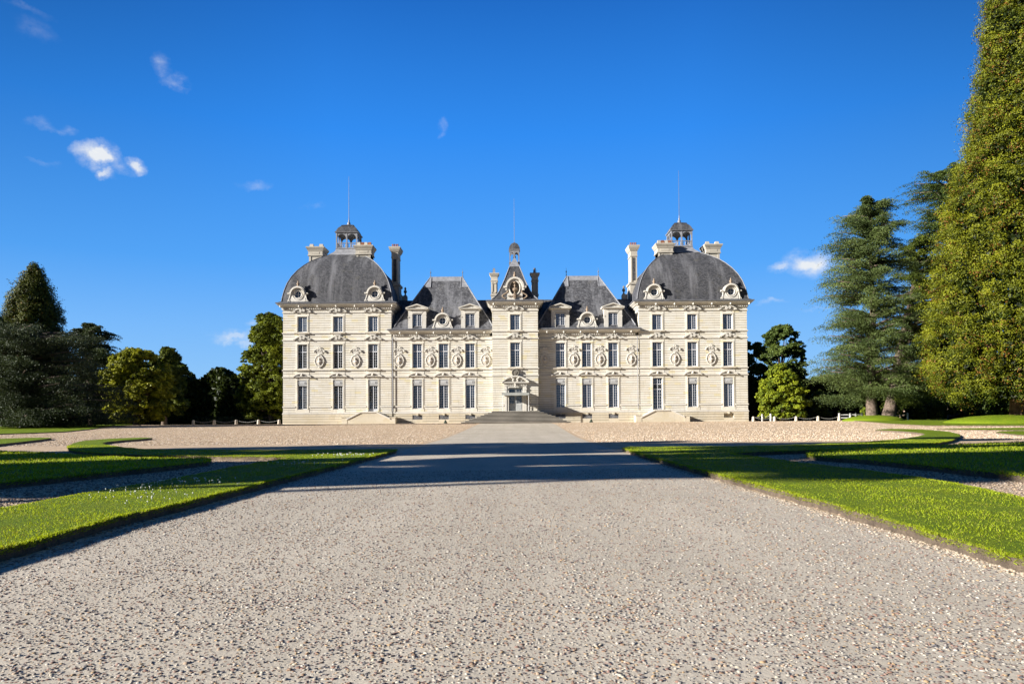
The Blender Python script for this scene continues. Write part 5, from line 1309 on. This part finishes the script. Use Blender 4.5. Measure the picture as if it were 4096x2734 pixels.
broadleaf('shrub', 'low green shrub between the light green tree and the blue cedar', [(900, 1868, 1900), (920, 1855, 1915), (950, 1850, 1925), (962, 1850, 1925)], 101, (.03, .05, .01), (.12, .15, .02), 34, 700, .12, 34, cat='shrub', trunk=False)
for i, (xl, xr, yt, lb) in enumerate([(2095, 2125, 925, 'slim clipped evergreen bush left in the row under the cedars'), (2135, 2165, 928, 'narrow clipped evergreen bush second in the row under the cedars'), (2175, 2215, 918, 'broad clipped evergreen bush in the middle of the row'), (2225, 2262, 925, 'clipped evergreen bush near the foot of the sequoia trunk'), (2060, 2085, 932, 'small clipped bush beside the flowering shrub')]):
    broadleaf('clipped_bush', lb, [(yt, xl + 8, xr - 8), (yt + 12, xl, xr), (963, xl - 2, xr + 2), (966, xl - 2, xr + 2)], 99, (.03, .05, .008), (.09, .12, .02), 30, 600, .10, 40 + i, cat='bush', group='clipped bushes under the right trees', trunk=False)
# left of the chateau
broadleaf('broadleaf_tree', 'tall dense yellow-green tree against the left corner of the chateau', [(724, 592, 640), (745, 580, 665), (765, 574, 680), (800, 560, 690), (850, 538, 690), (900, 531, 695), (935, 540, 690), (957, 565, 680)], 108, (.03, .05, .005), (.20, .23, .015), 300, 620, .14, 51, crk=.6)
broadleaf('broadleaf_tree', 'round yellow-green tree with sunlit top in the left wood', [(806, 285, 352), (822, 250, 378), (850, 238, 396), (890, 231, 402), (940, 240, 392), (962, 252, 376)], 96, (.035, .055, .006), (.36, .36, .022), 210, 800, .14, 52, crk=.6)
broadleaf('broadleaf_tree', 'darker round tree behind the yellow-green tree in the left wood', [(803, 370, 400), (820, 345, 418), (850, 330, 430), (880, 325, 430), (950, 320, 432)], 108, (.04, .06, .01), (.13, .155, .02), 80, 900, .18, 53)
broadleaf('broadleaf_tree', 'small far tree between the left wood and the tree by the chateau', [(852, 490, 522), (865, 462, 530), (890, 450, 534), (940, 445, 540)], 145, (.04, .065, .015), (.11, .15, .035), 60, 900, .22, 54)
conifer_tuft('conifer', 'small pointed far conifer in the gap of the left wood', [(858, 439, 442), (875, 432, 452), (900, 426, 462), (940, 422, 470)], 150, (.03, .05, .015), (.08, .11, .03), ntuft=500, per=24, leaf=.18, tuft=.5, seedv=55, r0=.3)
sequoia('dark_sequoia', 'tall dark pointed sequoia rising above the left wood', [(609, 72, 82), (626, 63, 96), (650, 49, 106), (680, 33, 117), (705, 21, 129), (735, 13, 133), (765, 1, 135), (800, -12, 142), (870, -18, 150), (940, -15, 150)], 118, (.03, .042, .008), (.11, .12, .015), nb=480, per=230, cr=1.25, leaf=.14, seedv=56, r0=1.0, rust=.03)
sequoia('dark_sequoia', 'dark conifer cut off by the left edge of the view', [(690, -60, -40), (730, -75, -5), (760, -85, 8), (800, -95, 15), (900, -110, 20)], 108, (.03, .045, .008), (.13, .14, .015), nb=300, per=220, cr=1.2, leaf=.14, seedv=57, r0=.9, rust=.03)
cedar('blue_cedar', 'wide blue-grey cedar with sweeping boughs at the left edge', [(745, -40, 120), (755, -60, 205), (775, -75, 222), (800, -90, 235), (840, -100, 262), (880, -110, 275), (930, -110, 300), (958, -100, 290)], 80, (.011, .020, .009), (.068, .088, .038), nbr=170, per=2000, leaf=.09, seedv=58, base=at(60 * K, 1690, 80).x, r0=.8, droop=.12, plates=11, flat=.22)
cedar('dark_cedar', 'dark green cedar with upturned tips behind the blue cedar', [(742, 188, 205), (760, 168, 252), (790, 160, 268), (820, 160, 272), (870, 165, 268), (930, 165, 262)], 100, (.02, .03, .012), (.06, .08, .025), nbr=110, per=1300, leaf=.12, seedv=59, r0=.6, droop=-.1)
# dark under-wood behind everything
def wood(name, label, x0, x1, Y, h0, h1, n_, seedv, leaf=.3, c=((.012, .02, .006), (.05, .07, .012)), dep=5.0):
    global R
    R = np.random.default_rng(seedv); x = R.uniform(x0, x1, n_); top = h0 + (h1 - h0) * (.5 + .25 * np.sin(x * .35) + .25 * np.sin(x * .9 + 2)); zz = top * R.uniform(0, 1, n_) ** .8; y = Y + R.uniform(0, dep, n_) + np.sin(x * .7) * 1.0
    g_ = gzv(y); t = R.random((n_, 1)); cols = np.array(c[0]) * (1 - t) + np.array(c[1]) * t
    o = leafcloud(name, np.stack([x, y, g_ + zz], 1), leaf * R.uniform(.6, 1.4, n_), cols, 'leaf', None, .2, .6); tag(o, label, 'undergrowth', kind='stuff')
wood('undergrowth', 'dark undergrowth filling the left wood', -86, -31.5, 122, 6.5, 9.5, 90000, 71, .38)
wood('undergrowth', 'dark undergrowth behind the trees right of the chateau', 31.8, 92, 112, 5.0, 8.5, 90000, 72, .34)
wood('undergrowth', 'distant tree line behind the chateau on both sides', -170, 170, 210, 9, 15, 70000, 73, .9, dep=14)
# trees standing left of the drive outside the view; they throw the long shadows over it
def shade_tree(x, y, H, r, seedv, zl=4.0, lb=''):
    global R
    R = np.random.default_rng(seedv); g0 = gz(y); E = empty('park_tree', (x, y, g0), lb, 'tree', 'park trees left of the drive'); nc = 60
    C = unit(R.normal(size=(nc, 3))) * R.uniform(.35, .95, (nc, 1)) * np.array([r, r, (H - zl) / 2]) + np.array([0, 0, (H + zl) / 2]); cr = R.uniform(.22, .38, nc) * r
    n_ = 420; P = C[:, None] + unit(R.normal(size=(nc, n_, 3))) * cr[:, None, None] * R.uniform(.3, 1, (nc, n_, 1)); P = P.reshape(-1, 3); t = R.random((len(P), 1))
    leafcloud('crown', P, .30 * R.uniform(.7, 1.3, len(P)), np.array((.04, .06, .01)) * (1 - t) + np.array((.14, .17, .02)) * t, 'leaf', E, .2, .6)
    trunk_mesh(E, (0, 0, -.2), (0, 0, H * .8), .5, .1, seedv=seedv, limbs=[((0, 0, zl), tuple(C[i]), .15) for i in range(0, nc, 3)])
shade_tree(-30, 5.2, 15.0, 2.3, 80, 2.5, 'shorter park tree left of the drive, nearest the camera')
shade_tree(-37, 7.6, 24, 3.3, 81, 3, 'rounded park tree left of the drive behind the short one')
shade_tree(-42, 13.2, 26, 4.2, 82, 3, 'tallest park tree left of the drive, in the middle of the row')
shade_tree(-50, 16.8, 24, 2.8, 83, 3, 'park tree left of the drive, farthest along')
shade_tree(-44, -2.5, 26, 3.6, 84, 17, 'high-crowned park tree left of the drive, standing back from the row')
wood('undergrowth', 'dark hedge wood added beyond the left edge of the view to shade the left trees', -150, -96, 96, 9, 15, 60000, 74, .5, dep=16)  # added wood, out of view, darkens the feet of the left trees

# mounds at the feet of the big trees
def mound(label, x, y, rx, ry, h):
    mb = MB(); mb.ell((0, 0, 0), (rx, ry, h), 24, 10); o = mb.build('mound', 'lawn', None, (x, y, gz(y) - .05), smooth=True); tag(o, label, kind='structure')
p = at(2003 * K, 1660, 88); mound('low grass mound at the foot of the blue cedar', p.x, 88, 3.6, 3, .75)
p = at(2320 * K, 1660, 72); mound('grass mound at the foot of the sequoia', p.x, 72, 6.5, 4, .9)

# ================================================================== SMALL THINGS
def gnd(px, Y): 
    p = at(px, 1690, Y); return Vector((p.x, Y, gz(Y)))
BH = .56
def bollard(px, Y, label, group, dz=0.08):
    g_ = gnd(px, Y); loc = (g_.x, g_.y, g_.z + dz)
    if 'bol' not in first:
        o = MB().lathe((0, 0, -.05), [(.21, 0), (.20, .12), (.17, .40), (.165, .50), (.13, .57), (.06, .605), (.01, .612)], 14).build('stone_bollard', 'stone_sill', None, loc, True); first['bol'] = o
    else: o = first['bol'].copy(); COL.objects.link(o); o.location = loc
    tag(o, label, 'bollard', group); return Vector(loc)
def post(px, Y, label, h=.85, dz=0.06):
    g_ = gnd(px, Y); loc = (g_.x, g_.y, g_.z + dz)
    o = MB().loft([(-.07, .07, -.07, .07, -.05), (-.07, .07, -.07, .07, h - .06), (-.03, .03, -.03, .03, h)]).build('white_post', 'white_paint', None, loc); tag(o, label, 'post', 'white posts right of the chateau'); return Vector(loc)
def chain(a, b2, label, group, sag=.27, ha=.5, hb=.5, r=.022):
    a = a + Vector((0, 0, ha)); b2 = b2 + Vector((0, 0, hb)); o_ = a.copy(); pts = []
    n_ = 22; mb = MB()
    for i in range(n_ + 1):
        t = i / n_; p = a.lerp(b2, t) - o_; p.z -= sag * 4 * t * (1 - t); pts.append(p)
    for i in range(n_):
        mb.tube([pts[i], pts[i].lerp(pts[i + 1], .78)], r * (1.25 if i % 2 else .9), 5)
    o = mb.build('chain', 'chain_white', None, tuple(o_)); tag(o, label, 'chain', group)
LB = [773, 857, 944.5, 1034, 1116.4]; ll = []
nm = ['leftmost stone bollard of the chained row', 'second stone bollard from the left', 'middle stone bollard of the left chained row', 'fourth stone bollard from the left', 'stone bollard next to the left corner of the chateau']
for px, l_ in zip(LB, nm): ll.append(bollard(px, 96.0, l_ + ' on the lawn edge', 'stone bollards left of the chateau'))
nm = ['white chain hanging between the two leftmost bollards', 'white chain left of the middle bollard', 'white chain right of the middle left bollard', 'white chain ending at the bollard by the chateau corner']
for i in range(4): chain(ll[i], ll[i + 1], nm[i], 'white chains left of the chateau')
RB = [3013.7, 3098.6, 3185, 3272.7, 3357]; rl = []
nm = ['stone bollard next to the right corner of the chateau', 'second stone bollard from the right corner of the chateau', 'middle stone bollard of the right chained row', 'fourth stone bollard right of the chateau', 'stone bollard at the foot of the white railing']
for px, l_ in zip(RB, nm): rl.append(bollard(px, 91.0, l_, 'stone bollards right of the chateau', .06))
p0 = Vector((30.6, 93, gz(96) + .05)); chain(p0, rl[0], 'short white chain between chateau corner and first right bollard', 'white chains right of the chateau', .1)
nm = ['white chain right of the first bollard by the right corner', 'white chain left of the middle right bollard', 'white chain right of the middle right bollard', 'white chain ending at the white railing']
for i in range(4): chain(rl[i], rl[i + 1], nm[i], 'white chains right of the chateau')
pa = post(3048.7, 92.5, 'slim white post behind the first right bollard'); pb = post(3082.4, 92.5, 'slim white post just left of the second right bollard', .9)
chain(rl[0], pa, 'short white chain running back to the slim posts', 'white chains right of the chateau', .15, .5, .75); chain(pa, pb, 'short white chain between the two slim posts', 'white chains right of the chateau', .3, .75, .8)
pc = post(3631, 93, 'single white post under the cedars', .85, .1); pd = gnd(3500, 91) + Vector((0, 0, .35))
chain(pd, pc, 'white chain running from the cedar foot to the single post', 'white chains right of the chateau', .2, .45, .7)
# white railing
g0_ = gnd(3357, 91.6); FE = empty('white_railing', (g0_.x, g0_.y, g0_.z + .1), 'white two-rail wooden railing beside the blue cedar', 'fence'); sc_ = 2960 / 91.6
for px, hh in ((3357, .88), (3400.5, .88), (3423, .88), (3448, .88)):
    x = (px - 3357) / sc_; MB().loft([(x - .075, x + .075, -.075, .075, -.05), (x - .075, x + .075, -.075, .075, hh - .05), (x - .03, x + .03, -.03, .03, hh)]).build('post', 'white_paint', FE)
for zz in (.28, .66): MB().box(.08, (3448 - 3357) / sc_ - .08, -.03, .03, zz - .05, zz + .06).build('rail', 'white_paint', FE)
# green wire fence behind the left bollards
g0_ = gnd(773, 101); WF = empty('wire_fence', (g0_.x, 101, g0_.z), 'low dark green wire fence behind the left bollards', 'fence'); sc_ = 2960 / 101
for i in range(8): MB().tube([(i * 51.4 / sc_, 0, 0), (i * 51.4 / sc_, 0, 1.05)], .03, 6).build('post', 'wire_green', WF)
w_ = MB()
for zz in (.15, .35, .55, .75, .95, 1.03): w_.tube([(0, 0, zz), (7 * 51.4 / sc_, 0, zz)], .011, 4)
for i in range(60): w_.tube([(i * .2, 0, .12), (i * .2, 0, 1.03)], .006, 3)
w_.build('mesh', 'wire_green', WF)
# small floor lamps at the foot of the wall
for px, l_ in ((1782, 'small dark cone lamp at the foot of the left wing'), (2365, 'small dark cone lamp at the foot of the right wing')):
    g_ = gnd(px, 94.6); E_ = empty('ground_lamp', tuple(g_), l_, 'lamp', 'cone lamps on the gravel')
    MB().lathe((0, 0, 0), [(.26, 0), (.24, .05), (.12, .30), (.05, .44), (.01, .46)], 10).build('shade', 'cone_green', E_); MB().lathe((0, 0, 0), [(.29, .0), (.29, .03)], 12).build('base', 'iron', E_)
# garden statue and flowering shrub under the cedars
g_ = gnd(3585, 101); ST = empty('garden_statue', tuple(g_), 'small pale stone statue on a pedestal among the shrubs', 'statue')
MB().loft([(-.3, .3, -.3, .3, 0), (-.3, .3, -.3, .3, .1), (-.22, .22, -.22, .22, .15), (-.22, .22, -.22, .22, .85), (-.28, .28, -.28, .28, .9), (-.28, .28, -.28, .28, .96)]).build('pedestal', 'chimney_stone', ST)
MB().lathe((0, 0, .96), [(.2, 0), (.15, .1), (.17, .35), (.2, .55), (.17, .7), (.07, .8), (.1, .88), (.09, .98), (.02, 1.04)], 10).build('figure', 'chimney_stone', ST, smooth=True)
z_ = [(931, 2046, 2060), (940, 2040, 2066), (962, 2038, 2068)]
fs = broadleaf('flowering_shrub', 'low shrub with pale pink flower heads beside the cedar trunk', z_, 97.5, (.06, .09, .01), (.2, .24, .02), 16, 500, .08, 61, cat='shrub', trunk=False)
fl_ = MB(); rr = random.Random(5)
for _ in range(16): fl_.ell((rr.uniform(-.9, .9), -.75 + rr.uniform(-.2, .2), rr.uniform(.4, 1.5)), (.13, .1, .11), 7, 5)
fl_.build('flower_heads', 'flower_pink', fs)
broadleaf('shrub', 'small yellow-green shrub left of the cedar trunk beside the railing', [(936, 1980, 1992), (945, 1970, 1995), (962, 1968, 1996)], 97, (.08, .12, .01), (.24, .28, .02), 14, 500, .08, 62, cat='shrub', trunk=False)

# visitors far away behind the fence
def person(px, Y, zfoot, H, label, top, legs, ang=0.0, stride=.12):
    x = at(px, 1690, Y).x; E_ = empty('person', (x, Y, zfoot), label, 'person', 'visitors far behind the fence'); s = H / 1.75; E_.rotation_euler = (0, 0, ang)
    bm = bmesh.new(); lay = bm.verts.layers.skin.verify()
    J = {'pel': (0, 0, .95, .13), 'ch': (0, .01, 1.25, .15), 'nk': (0, 0, 1.45, .06), 'hd': (0, -.02, 1.62, .095), 'ht': (0, -.01, 1.70, .085)}
    for n2, sg in (('l', -1), ('r', 1)):
        J[n2 + 'sh'] = (sg * .19, 0, 1.40, .055); J[n2 + 'el'] = (sg * .24, .02 * sg, 1.12, .042); J[n2 + 'wr'] = (sg * .25, -.08 + .06 * sg, .88, .03); J[n2 + 'ha'] = (sg * .25, -.10 + .06 * sg, .80, .035)
        J[n2 + 'hp'] = (sg * .09, 0, .88, .10); J[n2 + 'kn'] = (sg * .10, -stride * sg * .5, .50, .065); J[n2 + 'an'] = (sg * .10, -stride * sg, .09, .04); J[n2 + 'to'] = (sg * .11, -stride * sg - .16, .04, .035)
    V = {}
    for k2, (a, b2, c2, r_) in J.items():
        v = bm.verts.new((a * s, b2 * s, c2 * s)); v[lay].radius = (r_ * s, r_ * s); V[k2] = v
    V['pel'][lay].use_root = True
    for a, b2 in [('pel', 'ch'), ('ch', 'nk'), ('nk', 'hd'), ('hd', 'ht')] + [e for n2 in 'lr' for e in (('ch', n2 + 'sh'), (n2 + 'sh', n2 + 'el'), (n2 + 'el', n2 + 'wr'), (n2 + 'wr', n2 + 'ha'), ('pel', n2 + 'hp'), (n2 + 'hp', n2 + 'kn'), (n2 + 'kn', n2 + 'an'), (n2 + 'an', n2 + 'to'))]: bm.edges.new((V[a], V[b2]))
    me = bpy.data.meshes.new('body'); bm.to_mesh(me); bm.free(); me.materials.append(M['skin']); o = bpy.data.objects.new('body', me); COL.objects.link(o); o.parent = E_
    o.modifiers.new('skin', 'SKIN'); o.modifiers.new('sub', 'SUBSURF').levels = 1; o.modifiers['sub'].render_levels = 1
    t_ = MB().lathe((0, 0, 0), [(.16 * s, .88 * s), (.19 * s, .95 * s), (.18 * s, 1.15 * s), (.22 * s, 1.35 * s), (.17 * s, 1.44 * s), (.07 * s, 1.48 * s)], 10); t_.v = [(a, b2 * .72, c2) for a, b2, c2 in t_.v]
    for sg in (-1, 1): t_.tube([(sg * .2 * s, 0, 1.40 * s), (sg * .245 * s, .02 * sg * s, 1.12 * s)], [.075 * s, .06 * s], 7)
    t_.build('shirt', top, E_, smooth=True)
    l_ = MB()
    for sg in (-1, 1): l_.tube([(sg * .09 * s, 0, .95 * s), (sg * .10 * s, -stride * sg * .5 * s, .50 * s), (sg * .10 * s, -stride * sg * s, .12 * s)], [.125 * s, .085 * s, .065 * s], 8)
    l_.build('trousers', legs, E_, smooth=True)
    MB().ell((0, .02 * s, 1.68 * s), (.105 * s, .12 * s, .11 * s), 9, 6).build('hair', 'iron', E_, smooth=True)
person(1073, 190, gz(190), 1.7, 'person in a reddish top walking behind the fence', 'cloth_red', 'cloth_blue', .6)
person(1089, 193, gz(193), 1.72, 'person in dark blue standing between two others behind the fence', 'cloth_blue', 'iron', -1.2, .03)
person(1104.5, 190, gz(190), 1.9, 'person in white nearest the chateau corner behind the fence', 'cloth_white', 'cloth_blue', 1.2)
